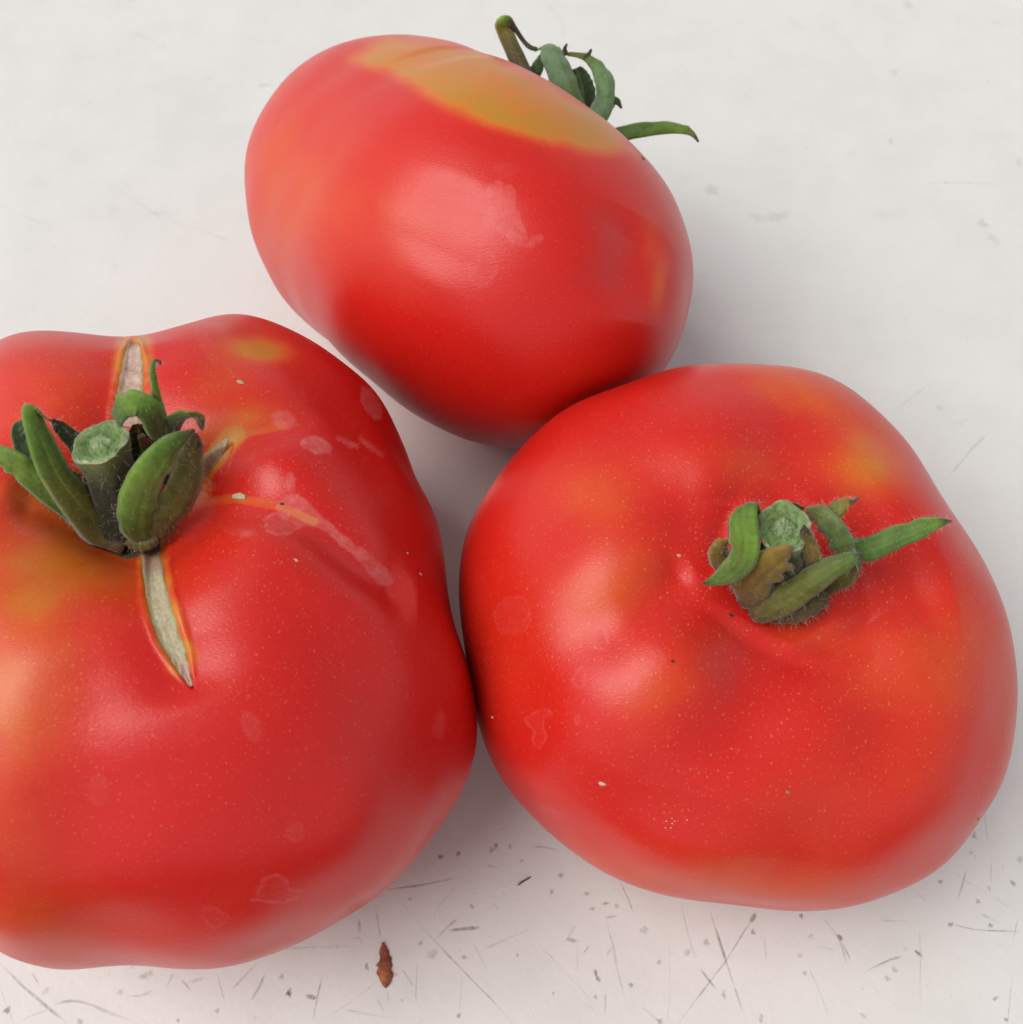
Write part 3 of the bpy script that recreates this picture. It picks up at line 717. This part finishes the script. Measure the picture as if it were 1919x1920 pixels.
def chunk_on(p, nn, s, col, name, root):
    a = nrm(np.cross(nn, [.3, .8, .1])); b_ = np.cross(nn, a); V, F = [], []; m_ = 7
    for k, (h, q) in enumerate(((0, 1), (.5, .9), (.9, .45))):
        for j in range(m_):
            an = 2 * math.pi * j / m_; r = s * q * rng.uniform(.6, 1.3); V.append(p + (a * math.cos(an) * 1.3 + b_ * math.sin(an) * .8) * r + nn * (h * s * .6 - .1 * s))
    F = [(k * m_ + j, k * m_ + (j + 1) % m_, (k + 1) * m_ + (j + 1) % m_, (k + 1) * m_ + j) for k in range(2) for j in range(m_)] + [tuple(2 * m_ + j for j in range(m_))]
    o = mesh_obj(name, V, F, M_CRUMB, root); attr(o, 'Col', [col] * len(V)); return o

# ================================================================== LEFT TOMATO
SCARS_A = [([(281, 1015), (286, 1060), (296, 1120), (313, 1180), (331, 1220), (345, 1255), (360, 1287)], [19, 20, 23, 23, 19, 12, 3]),
           ([(252, 645), (250, 672), (247, 710), (243, 750), (238, 800)], [12, 19, 24, 26, 26]),
           ([(374, 888), (392, 866), (410, 846), (428, 823)], [13, 15, 12, 3])]
A = make_fruit('left', [
    ([(272, 1010), (300, 1130), (345, 1260), (368, 1330)], 4.6, 1.1, (0, .35)), ([(300, 1130), (345, 1260), (380, 1400)], 12, 1.0, (.3, .5)),
    ([(238, 810), (246, 720), (252, 650)], 5.5, 1.4, (0, .3)),
    ([(372, 890), (430, 826), (520, 798), (600, 780)], 3.4, 1.6, (0, .5)),
    ([(375, 945), (440, 930), (520, 946), (590, 985), (690, 1060), (790, 1125), (850, 1150)], 4.2, 2.2, (0, .1)),
    ([(200, 985), (130, 965), (70, 935), (5, 925)], 3.6, 1.8, (0, .3)),
], dents=[((560, 880), 8, .7), ((470, 1000), 8, .9), ((120, 1010), 9, .5), ((262, 985), 7.5, -1.8)], trenches=SCARS_A)
rootA = tomato_root(A, 'large ribbed tomato cut off by the left edge, pale cracks running from its stem')
yel = (blob(A, 60, 1090, 120, 120, 0, .52) + blob(A, 20, 1300, 120, 110, 0, .5) + blob(A, 200, 1060, 140, 60, .5, .25) + blob(A, 495, 655, 62, 24, .12, .75, 1.5)
       + blob(A, 430, 640, 60, 40, .3, .2) + blob(A, 60, 1750, 180, 90, 0, .30) + blob(A, 100, 760, 160, 130, 0, .22) + blob(A, 400, 720, 90, 60, -.4, .30)
       + blob(A, 440, 800, 90, 30, -.35, .50) + blob(A, 60, 935, 90, 30, .3, .35) + blob(A, 260, 960, 200, 150, 0, .22) + blob(A, 30, 1500, 120, 200, 0, .2))
for ln, hwid, amp in (([(253, 655), (247, 700), (240, 800)], 42, .95), ([(280, 1020), (298, 1120), (322, 1190), (340, 1235)], 37, .95), ([(365, 895), (400, 860), (440, 815)], 26, 1.0), ([(440, 815), (530, 796)], 12, .5),
                      ([(370, 945), (440, 934), (530, 950), (590, 978)], 10, .7), ([(190, 1000), (140, 980), (80, 930), (30, 900)], 20, .75), ([(380, 930), (385, 880)], 18, .8)):
    m = (A.px[:, 0] < 700) & (A.px[:, 1] < 1350) & (A.px[:, 1] > 600) & (A.face > 0)
    d = np.full(len(A.P), 1e9); d[m] = seg_dist(A.px[m], ln)[0]; yel = np.maximum(yel, amp * (.75 + .25 * vnoise(A.P[:, 1] * 900, 3)) * np.exp(-(d / (hwid * .92)) ** 6))
st = np.zeros(len(A.P))
for pl, e, fl in [(ell(697, 756, 34, 15, 1.1), .55, .5), (ell(594, 835, 29, 14, .3), .6, .5), (ell(653, 830, 22, 5, .45), .45, .4), (ell(697, 838, 28, 5, .65), .4, .35), (ell(533, 787, 24, 18, .2), .15, .3),
                  ([(548, 925), (565, 930), (600, 965), (625, 985), (660, 1015), (700, 1045), (732, 1075), (735, 1092), (720, 1098), (700, 1085), (680, 1055), (640, 1020), (600, 990), (560, 985), (525, 965), (520, 945)], .5, .42),
                  ([(525, 960), (500, 970), (497, 985), (508, 1000), (540, 1000), (565, 990), (545, 975)], .55, .2), (ell(463, 1000, 12, 6, 0), .2, .3), (ell(545, 905, 10, 18, 0), .3, .3),
                  ([(475, 1690), (495, 1650), (515, 1640), (535, 1645), (545, 1665), (565, 1672), (540, 1690)], .30, .06), ([(375, 1715), (385, 1700), (410, 1705), (430, 1725), (400, 1740)], .22, .04),
                  (ell(472, 1362, 16, 30, -.4), .14, .14), (ell(825, 1358, 11, 26, .1), .15, .15), (ell(390, 650, 12, 38, -.5), .12, .06), (ell(60, 990, 40, 18, .5), .2, .1), (ell(480, 1800, 14, 6, 0), .1, .1), (ell(555, 1560, 16, 18, 0), .14, .08), (ell(185, 1480, 18, 30, 0), .1, .06)]:
    st = np.maximum(st, film(A, pl, e, fl))
speck = .35 + .65 * np.exp(-(np.linalg.norm(A.P - A.stem, axis=1) / .036) ** 4)
M_SKIN_A = skin_material('tomato_skin_ribbed')
body_obj(A, rootA, M_SKIN_A, yel, st, speck)
PALE = (.56, .50, .34); PINK = (.60, .43, .37); PINK2 = (.62, .45, .41)
scar(A, rootA, *SCARS_A[0], [(0, (.16, .09, .06)), (.12, (.30, .14, .10)), (.25, PALE), (.7, (.50, .47, .33)), (.86, PINK2), (1, PINK2)],
     'long pale crack scar running down the front of the tomato', .28, (.78, .97), .35)
scar(A, rootA, *SCARS_A[1], [(0, (.40, .20, .18)), (.12, PINK2), (.6, PINK), (1, PINK)], 'wide pinkish crack scar behind the stem', .22, None, .5)
scar(A, rootA, *SCARS_A[2], [(0, (.22, .12, .07)), (.5, (.32, .21, .13)), (1, PALE)], 'short brown crack scar to the right of the stem', .15, None, .6)
scar(A, rootA, [(438, 932), (450, 930), (462, 933)], [4, 7, 4], [(0, PALE), (1, PALE)], 'tiny pale scar in the groove', .2)
cal = calyx_disc(A, rootA, 3.6, (.05, .04, .018)); hA = HairBag()
def sA(*a, **k): return sepal(A, rootA, cal, hA, *a, **k)
stalk(A, rootA, hA, [(236, 985, 1.0), (222, 930, 4), (203, 872, 8), (188, 830, 10.5)], [52, 44, 43, 52], nrm(UP * .62 - FWD * .75 - RIGHT * .18), 52, cols=((.014, .016, .008), (.022, .024, .010), (.13, .18, .05)), nh=130,
      face_cols=[(0, (.36, .44, .28)), (.25, (.30, .40, .20)), (.5, (.10, .20, .05)), (.7, (.17, .27, .09)), (.9, (.22, .30, .14)), (1, (.36, .40, .26))])
sA([(240, 1014, 3.5), (195, 990, 4), (150, 945, 7.5), (108, 888, 12), (80, 822, 15), (62, 775, 16.5), (66, 762, 16.0), (86, 782, 15.0), (98, 788, 14.5)], [60, 80, 64, 54, 46, 34, 30, 14, 5], [(0, BRN), (.2, OLV), (.45, GRN), (.7, LGT), (.85, GRN), (1, DRY)], cup=.4, label='tall sepal with a folded tip')
sA([(200, 1000, 2.5), (165, 978, 3.5), (110, 940, 5), (55, 890, 7), (10, 860, 8), (-25, 850, 7)], [40, 48, 50, 46, 42, 22], [(0, DRK), (.3, GRN), (.7, LGT), (1, GRN)], roll=.35, cup=.3)
sA([(150, 905, 3), (80, 880, 5), (45, 835, 6), (34, 805, 7), (50, 792, 6)], [30, 36, 36, 28, 12], [(0, DRK), (.5, BLU), (1, (.09, .15, .08))], roll=-.3, cup=-.2)
sA([(195, 905, 2), (150, 840, 4), (112, 800, 6), (98, 786, 7)], [34, 36, 24, 6], [(0, (.02, .03, .012)), (.7, (.03, .035, .015)), (1, DRY)], cup=-.3)
sA([(318, 842, 4), (300, 812, 9), (283, 776, 13), (256, 758, 14.5), (228, 764, 13), (216, 783, 10), (226, 800, 7)], [30, 36, 46, 48, 44, 40, 26], [(0, OLV), (.3, GRN), (.55, LGT), (.72, GRN), (1, (.03, .05, .015))], roll=.15, cup=.25, label='arched sepal curling over behind the stem')  # lit arch and shaded inner curl are put into the colour stops
sA([(316, 842, 5), (307, 805, 9), (298, 762, 12), (290, 718, 15), (287, 692, 16.5), (291, 678, 17), (300, 678, 17), (301, 684, 16.5)], [32, 24, 18, 14, 11, 8, 6, 3], [(0, GRN), (.4, LGT), (.65, LGT), (.75, DRY), (1, DRY)], cup=.5, label='thin upright sepal with a dried curled tip')
sA([(312, 850, 4), (325, 800, 9), (350, 782, 12), (370, 784, 12), (379, 806, 9)], [30, 38, 36, 28, 6], [(0, DRK), (.4, GRN), (.75, OLV), (.9, BRN), (1, DRY)], roll=-.2, cup=.35)
sA([(266, 1018, 4), (258, 985, 6.5), (264, 940, 9), (288, 888, 13), (325, 838, 14.5), (366, 806, 14)], [50, 62, 72, 66, 46, 6], [(0, OLV), (.2, GRN), (.5, LGT), (.85, GRN), (1, BRN)], roll=.12, cup=.45, label='broad bright green sepal in front of the stem')
sA([(226, 1004, 3.5), (262, 1014, 4.2), (296, 1006, 4)], [26, 44, 24], [(0, BRN), (.5, OLV), (1, BRN)], cup=.5, nh=40)
sA([(284, 1016, 3.5), (308, 982, 5), (338, 940, 6), (354, 890, 9), (362, 838, 11), (368, 812, 12)], [48, 66, 68, 56, 38, 6], [(0, BRN), (.3, OLV), (.6, (.08, .085, .02)), (1, BRN)], roll=-.45, cup=.35)
sA([(245, 1012, 3), (228, 988, 3.5), (203, 950, 4), (178, 915, 6), (160, 885, 8)], [50, 52, 46, 36, 10], [(0, DRK), (.5, (.05, .09, .045)), (1, DRK)], cup=.2)
sA([(300, 865, 4), (280, 838, 7), (268, 822, 9), (262, 815, 9)], [26, 26, 16, 4], [(0, RUS), (.5, (.12, .025, .015)), (1, DRY)], cup=-.3, wav=.25, nh=4, label='withered reddish brown sepal')
sA([(275, 900, 2), (268, 850, 4), (262, 815, 6), (258, 795, 7)], [56, 60, 50, 20], [(0, DRK), (.6, (.035, .035, .016)), (1, RUS)], cup=-.3)
sA([(300, 905, 3), (310, 860, 6), (322, 825, 8)], [50, 50, 24], [(0, DRK), (1, DRK)], cup=-.2, nh=30)
hA.build(cal)
for x, y, s, c in ((452, 717, .0006, (.6, .5, .3)), (790, 1077, .00035, (.75, .55, .4)), (765, 1037, .00025, (.75, .55, .45)), (556, 1050, .00035, (.75, .5, .35)), (530, 945, .00035, (.10, .05, .03))):
    crumb(A, rootA, x, y, s, c)

# ================================================================== RIGHT TOMATO
B = make_fruit('right', [
    ([(1310, 1050), (1230, 1110), (1150, 1180)], 3.0, .8, (.2, .4)),
    ([(1560, 1120), (1680, 1110), (1790, 1100)], 6.5, 1.9, (.3, .3)),
    ([(1540, 940), (1580, 850), (1600, 740)], 8, .9, (.3, .3)), ([(1350, 1000), (1200, 960), (1000, 900)], 9, .9, (.3, .3)),
    ([(1320, 1180), (1200, 1320), (1080, 1480)], 9, -.8, (.25, .25)), ([(1480, 1200), (1440, 1400), (1380, 1600)], 12, .7, (.3, .2)),
    ([(1470, 960), (1480, 860), (1510, 720)], 6.5, 1.7, (.15, .35)), ([(1400, 990), (1290, 930), (1130, 830)], 5.5, 1.4, (.15, .4)),
    ([(1380, 1080), (1270, 1110), (1130, 1180), (1000, 1230)], 4.8, 1.4, (.35, .4)), ([(1440, 1180), (1400, 1330), (1370, 1500)], 7, 1.5, (.1, .4)),
    ([(1560, 1170), (1650, 1300), (1730, 1480)], 6.5, 1.7, (.1, .4)), ([(1590, 1010), (1680, 930), (1770, 860)], 6, 1.0, (.2, .4)),
], dents=[((1450, 1030), 21, -1.3), ((1300, 1240), 7, .7), ((1580, 1280), 7, .6), ((1350, 850), 8, .7), ((1090, 1080), 8, .6), ((1690, 1180), 7, .6), ((1640, 860), 8, .6), ((1300, 870), 9, .8), ((1200, 1280), 10, .8)])
rootB = tomato_root(B, 'smooth round tomato at the right, whole in view, with a ringed cut stem facing up')
yel = (blob(B, 1632, 872, 74, 66, 0, .62) + blob(B, 1500, 735, 130, 50, .4, .55) + blob(B, 1790, 1250, 110, 140, .2, .28) + blob(B, 1110, 930, 90, 60, 0, .30) + blob(B, 1150, 1090, 120, 70, -.6, .28)
       + blob(B, 1400, 870, 160, 60, 0, .25) + blob(B, 1250, 1290, 120, 70, -.8, .28) + blob(B, 1560, 1480, 220, 160, 0, .18) + blob(B, 1300, 1640, 300, 60, .1, .28) + blob(B, 1480, 1190, 130, 40, 0, .2) + blob(B, 1620, 1250, 120, 90, 0, .15) + blob(B, 1720, 770, 50, 40, .6, .2))
st = np.zeros(len(B.P))
F5 = lambda L: [(900 + x / 4.264, 1050 + y / 4.264) for x, y in L]
for pl, e, fl in [(F5([(360, 1270), (400, 1240), (480, 1195), (560, 1200), (580, 1240), (520, 1270), (510, 1340), (540, 1420), (480, 1500), (420, 1450), (430, 1370), (380, 1310)]), .22, .05), (F5([(100, 420), (200, 310), (340, 300), (400, 380), (380, 560), (170, 580)]), .14, .06), (F5([(770, 340), (830, 280), (910, 300), (920, 340), (850, 375)]), .15, .02),
                  (F5([(900, 640), (930, 550), (1000, 550), (1030, 650), (980, 715), (920, 700)]), .30, .03), (F5([(620, 660), (680, 620), (710, 680), (650, 720)]), .12, .03), (F5([(730, 960), (800, 860), (850, 900), (840, 1000), (770, 1020)]), .2, .03), (F5([(750, 1260), (790, 1240), (800, 1300), (765, 1310)]), .25, .03), (F5([(1180, 940), (1250, 940), (1260, 1030), (1200, 1000)]), .2, .03),
                  (ell(1032, 1522, 26, 8, .5), .2, .15), (ell(1140, 1450, 10, 6, .5), .0, .0)]:
    st = np.maximum(st, film(B, pl, e, fl, 1.5))
speck = .38 + .62 * np.exp(-(np.linalg.norm(B.P - B.stem, axis=1) / .034) ** 4)
body_obj(B, rootB, skin_material('tomato_skin_smooth', .03), yel, st, speck)
cal = calyx_disc(B, rootB, 3.0, (.05, .045, .015)); hB = HairBag()
def sB(*a, **k): return sepal(B, rootB, cal, hB, *a, **k)
stalk(B, rootB, hB, [(1480, 1090, 0.5), (1476, 1050, 5), (1472, 1015, 9), (1470, 988, 11.5)], [44, 38, 36, 46], nrm(-FWD * .96 + UP * .25), 46, cols=((.03, .04, .015), (.05, .07, .02), (.22, .34, .14)), nh=60)
sB([(1400, 1095, 1), (1362, 1070, 3), (1350, 1040, 5), (1360, 1012, 6)], [30, 42, 40, 20], [(0, BRN), (.5, (.17, .12, .03)), (1, OCH)], roll=.4, cup=.55)
sB([(1430, 1130, 2), (1440, 1080, 6), (1420, 1020, 9)], [50, 52, 20], [(0, DRK), (.5, DRK), (1, OLV)], cup=.3, nh=10)
sB([(1404, 1142, 3), (1408, 1114, 6), (1428, 1084, 9.5), (1454, 1060, 12), (1474, 1046, 13), (1483, 1046, 13)], [46, 70, 76, 70, 52, 30], [(0, BRN), (.25, (.17, .115, .025)), (.6, OCH), (.85, (.20, .12, .03)), (1, DRY)], roll=.05, cup=.35, label='yellowing sepal with a torn brown end')
sB([(1425, 1010, 4), (1408, 972, 9), (1392, 946, 12), (1388, 975, 13.5), (1393, 1015, 13), (1388, 1050, 11.5), (1365, 1078, 9.5), (1340, 1090, 8), (1318, 1095, 7)], [30, 44, 58, 60, 60, 56, 40, 22, 4], [(0, OLV), (.25, GRN), (.5, LGT), (.8, (.10, .18, .04)), (.93, GRN), (1, DRY)], cup=.3, label='green sepal curled over to the left')
sB([(1408, 1156, 3.2), (1438, 1144, 5), (1478, 1118, 7), (1530, 1085, 10), (1578, 1056, 11.5), (1604, 1046, 12), (1618, 1038, 12)], [36, 54, 58, 50, 36, 22, 6], [(0, BRN), (.25, OLV), (.55, (.12, .15, .03)), (.8, GRN), (.92, DRY), (1, DRY)], roll=-.1, cup=.45, label='long olive sepal along the front')
sB([(1440, 1158, 3), (1500, 1154, 4.5), (1540, 1128, 4), (1552, 1110, 4)], [30, 46, 44, 20], [(0, BRN), (.5, (.12, .085, .03)), (1, BRN)], roll=-.5, cup=.5)
sB([(1530, 1115, 1), (1572, 1095, 3), (1592, 1066, 5), (1590, 1045, 6)], [30, 46, 44, 20], [(0, BRN), (.5, OLV), (1, DRK)], roll=-.5, cup=.45)
sB([(1590, 1040, 6), (1640, 1024, 7), (1690, 1004, 8), (1735, 987, 8.5), (1755, 981, 8.5), (1772, 978, 8.5), (1786, 977, 8.5)], [44, 48, 42, 34, 22, 13, 3], [(0, GRN), (.3, (.09, .17, .03)), (.7, LGT), (.8, GRN), (.85, DRY), (1, DRY)], roll=.1, cup=.35, label='long green sepal pointing right with a brown tip')
sB([(1512, 958, 7), (1535, 968, 10), (1560, 995, 11), (1580, 1025, 10), (1588, 1050, 8)], [18, 40, 48, 46, 30], [(0, OLV), (.4, (.12, .17, .06)), (1, GRN)], roll=-.2, cup=.4)
sB([(1515, 956, 8), (1545, 962, 9), (1570, 952, 10), (1586, 942, 10.5), (1600, 940, 10.5), (1611, 933, 10.5)], [10, 28, 34, 22, 9, 4], [(0, OLV), (.3, (.16, .19, .03)), (.65, OCH), (.75, DRY), (1, DRY)], roll=.2, cup=.4)
sB([(1474, 943, 8), (1490, 948, 9), (1508, 954, 8)], [5, 11, 8], [(0, DRY), (1, BRN)], nh=4)
sB([(1530, 1090, 4), (1524, 1055, 9), (1516, 1020, 12), (1510, 998, 13), (1508, 984, 13.2)], [32, 34, 30, 20, 4], [(0, OLV), (.4, OCH), (.6, (.16, .12, .03)), (.72, DRY), (1, DRY)], roll=.3, cup=.4, label='narrow sepal with a blackened tip against the stem')
hB.build(cal)
for x, y, s, c in ((1131, 1470, .0005, (.8, .65, .55)), (1262, 1240, .0003, (.08, .03, .02)), (1275, 1042, .00035, (.7, .4, .25)), (1372, 1153, .0004, (.07, .03, .02)), (1835, 1535, .0003, (.12, .07, .04)), (1478, 1485, .0004, (.5, .25, .08)), (924, 1345, .0003, (.8, .6, .5))):
    crumb(B, rootB, x, y, s, c)
for _ in range(8):
    crumb(B, rootB, rng.normal(1255, 14), rng.normal(1535, 10), rng.uniform(.00010, .0002), (.7, .45, .3))

# ================================================================== BACK TOMATO
Cf = make_fruit('back', [
    ([(1195, 400), (1185, 480), (1165, 600)], 6, 1.7, (.3, .3)), ([(740, 62), (800, 88), (880, 110)], 6, .5, (.2, .4)),
    ([(880, 330), (840, 420), (800, 530)], 8, .6, (.3, .3)),
], dents=[((1245, 520), 10, .7), ((1060, 430), 11, .5)], push=B)
rootC = tomato_root(Cf, 'tomato lying on its side at the back, with an orange shoulder patch')
yel = patch(Cf, [(660, 110), (720, 70), (800, 75), (900, 90), (1050, 160), (1140, 225), (1190, 285), (1130, 285), (1090, 283), (1040, 272), (960, 246), (880, 217), (800, 180), (730, 135)], 22, 24) * .84
yel += blob(Cf, 960, 235, 140, 24, .45, .12) + blob(Cf, 520, 330, 110, 190, 0, .26) + blob(Cf, 1240, 530, 16, 70, .15, .45) + blob(Cf, 1220, 460, 20, 60, 0, .30) + blob(Cf, 720, 430, 130, 120, 0, .22) + blob(Cf, 1235, 320, 40, 60, -.5, .2)
st = np.zeros(len(Cf.P))
F4 = lambda L: [(440 + x / 2.1807, 40 + y / 2.1807) for x, y in L]
for pl, e, fl in [(F4([(1030, 690), (1070, 655), (1110, 665), (1150, 690), (1148, 750), (1190, 850), (1190, 890), (1140, 910), (1085, 855), (1025, 840), (1015, 790), (1045, 750)]), .32, .24), (F4([(1140, 915), (1190, 905), (1225, 880), (1265, 875), (1240, 915), (1190, 928)]), .2, .2), (F4([(960, 1000), (1010, 950), (1060, 960), (1080, 1020), (1020, 1085), (960, 1050)]), .15, .07), (F4([(1060, 590), (1120, 575), (1165, 600), (1140, 630), (1080, 640)]), .07, .05)]:
    st = np.maximum(st, film(Cf, pl, e, fl, 2.0))
speck = np.full(len(Cf.P), .30)
body_obj(Cf, rootC, skin_material('tomato_skin_shouldered', .02), yel, st, speck)
cal = calyx_disc(Cf, rootC, 5.0); hC = HairBag()
def sC(*a, **k): return sepal(Cf, rootC, cal, hC, *a, nh=25, **k)
stalk(Cf, rootC, hC, [(1040, 255, 0), (1060, 225, -2), (1080, 196, -4)], [34, 32, 34], Cf.axis, 34, nh=10)
sC([(1010, 200, 0), (988, 150, 0), (965, 100, 0), (948, 62, 0), (944, 46, 1), (955, 42, 1), (966, 54, 0), (982, 76, -1), (994, 88, -1), (1008, 92, -1)], [34, 32, 30, 32, 28, 22, 10, 8, 9, 8], [(0, (.05, .04, .015)), (.25, (.09, .06, .018)), (.38, (.20, .17, .03)), (.48, LGT), (.6, DRY), (1, DRK)], cup=.4, label='brown and green sepal bent into a hook')
sC([(1085, 220, 2), (1062, 165, 3), (1045, 125, 3), (1032, 96, 2), (1026, 84, 0), (1012, 90, -2), (1006, 94, -3)], [44, 46, 46, 40, 28, 16, 8], [(0, GRN), (.3, BLU), (.6, (.13, .23, .11)), (.8, GRN), (1, DRY)], cup=.35, label='broad pale green sepal standing up')
sC([(990, 170, -2), (1004, 134, -2), (1022, 104, -2)], [24, 26, 16], [(0, DRK), (1, (.04, .075, .02))], cup=.3)
sC([(1100, 220, -4), (1094, 175, -4), (1086, 145, -4), (1080, 128, -4)], [40, 46, 42, 22], [(0, DRK), (.5, (.028, .05, .016)), (1, (.02, .035, .012))], cup=-.3)  # inner sepal: its shade is put into the dark greens
sC([(1105, 245, 1), (1130, 195, 2), (1134, 155, 2), (1122, 125, 1), (1104, 108, 0), (1085, 102, -1), (1066, 100, -2)], [36, 40, 36, 28, 18, 12, 10], [(0, BLU), (.45, (.12, .22, .09)), (.7, GRN), (.85, OLV), (1, OLV)], roll=.25, cup=.4, label='curved sepal arching over to the left')
sC([(1062, 104, -2), (1060, 92, -1), (1064, 82, 0)], [12, 8, 3], [(0, OLV), (1, DRY)])
sC([(1094, 106, 0), (1104, 103, 0), (1110, 92, 0)], [10, 9, 4], [(0, OLV), (.5, DRY), (1, (.03, .025, .02))])
sC([(1125, 215, -3), (1146, 192, -3), (1158, 190, -3), (1167, 203, -4)], [24, 22, 14, 4], [(0, GRN), (.6, (.10, .16, .05)), (1, DRY)])
sC([(1120, 262, -2), (1165, 248, -1), (1208, 240, 0), (1258, 237, 0), (1288, 243, 0), (1302, 253, 0), (1311, 266, 0)], [34, 34, 32, 26, 18, 10, 4], [(0, (.05, .11, .02)), (.35, GRN), (.65, LGT), (.82, (.12, .15, .04)), (.9, DRY), (1, DRY)], roll=.5, cup=.35, label='long sepal pointing right over the table')
hC.build(cal)
crumb(Cf, rootC, 1206, 297, .0004, (.08, .05, .03))

# ================================================================== bits lying on the table
def leaf_flake():
    c = np.array([on_plane(x, y)[:2] for x, y in ((719, 1768), (721, 1790), (723, 1815), (724, 1838), (724, 1853))]); n = 22
    c = spline(c, n); wd = np.interp(np.linspace(0, 1, n), [0, .2, .45, .7, .9, 1], [3, 13, 22, 20, 11, 2]) * 1.05e-4
    tn = nrm(np.gradient(c, axis=0)); s = np.stack([-tn[:, 1], tn[:, 0]], 1); V, C = [], []
    us = [-1, -.5, 0, .5, 1]
    for i in range(n):
        for lay in (1, 0):
            for u in (us if lay else us[::-1]):
                e = 1 + .28 * vnoise(np.array([i * .9]), 31 + (u > 0) * 7)[0]
                p = c[i] + s[i] * u * wd[i] / 2 * e
                z = .00022 * (1 - u * u) + .00010 + (.00018 if lay else 0) + .0001 * vnoise(np.array([i * .7 + u]), 5)[0]
                V.append((p[0], p[1], z)); C.append(np.array(colour_along([(0, (.26, .075, .06)), (.35, (.24, .06, .04)), (.7, (.34, .12, .06)), (1, (.26, .08, .05))], np.array(i / (n - 1)))) * (1 + .2 * rng.normal()))
    F = [(i * 10 + j, i * 10 + (j + 1) % 10, (i + 1) * 10 + (j + 1) % 10, (i + 1) * 10 + j) for i in range(n - 1) for j in range(10)]
    F += [tuple(range(10))[::-1], tuple((n - 1) * 10 + j for j in range(10))]
    org = np.array(V).mean(0); org[2] = 0
    o = mesh_obj('dried_leaf_flake', V, F, M_CRUMB, origin=org); attr(o, 'Col', np.clip(C, .01, 1))
    o['label'] = 'rust brown dried leaf flake lying on the table below the gap between the front tomatoes'; o['category'] = 'leaf flake'
leaf_flake()
def dirt_bit():
    c = np.array([on_plane(x, y)[:2] for x, y in ((971, 1661), (979, 1655), (987, 1650), (996, 1645))]); c = spline(c, 10); V, C = [], []
    for i in range(10):
        r = .00030 * (1 + .5 * vnoise(np.array([i * .9]), 3)[0]) * (1 if 0 < i < 9 else .4)
        for j in range(8):
            an = 2 * math.pi * j / 8; V.append((c[i, 0] + r * math.cos(an) * .5, c[i, 1] + r * math.cos(an) * .8, max(.00002, .0002 + r * math.sin(an) * .7)))
            C.append(np.array((.05, .04, .036)) * rng.uniform(.6, 1.4))
    F = [(i * 8 + j, i * 8 + (j + 1) % 8, (i + 1) * 8 + (j + 1) % 8, (i + 1) * 8 + j) for i in range(9) for j in range(8)] + [tuple(range(8))[::-1], tuple(72 + j for j in range(8))]
    org = np.array(V).mean(0); org[2] = 0
    o = mesh_obj('dirt_crumb', V, F, M_CRUMB, origin=org); attr(o, 'Col', C)
    o['label'] = 'small dark crumb of dirt on the table in front of the gap between the tomatoes'; o['category'] = 'crumb'
dirt_bit()
scene.cycles.use_denoising = True
scene.cycles.max_bounces = 8
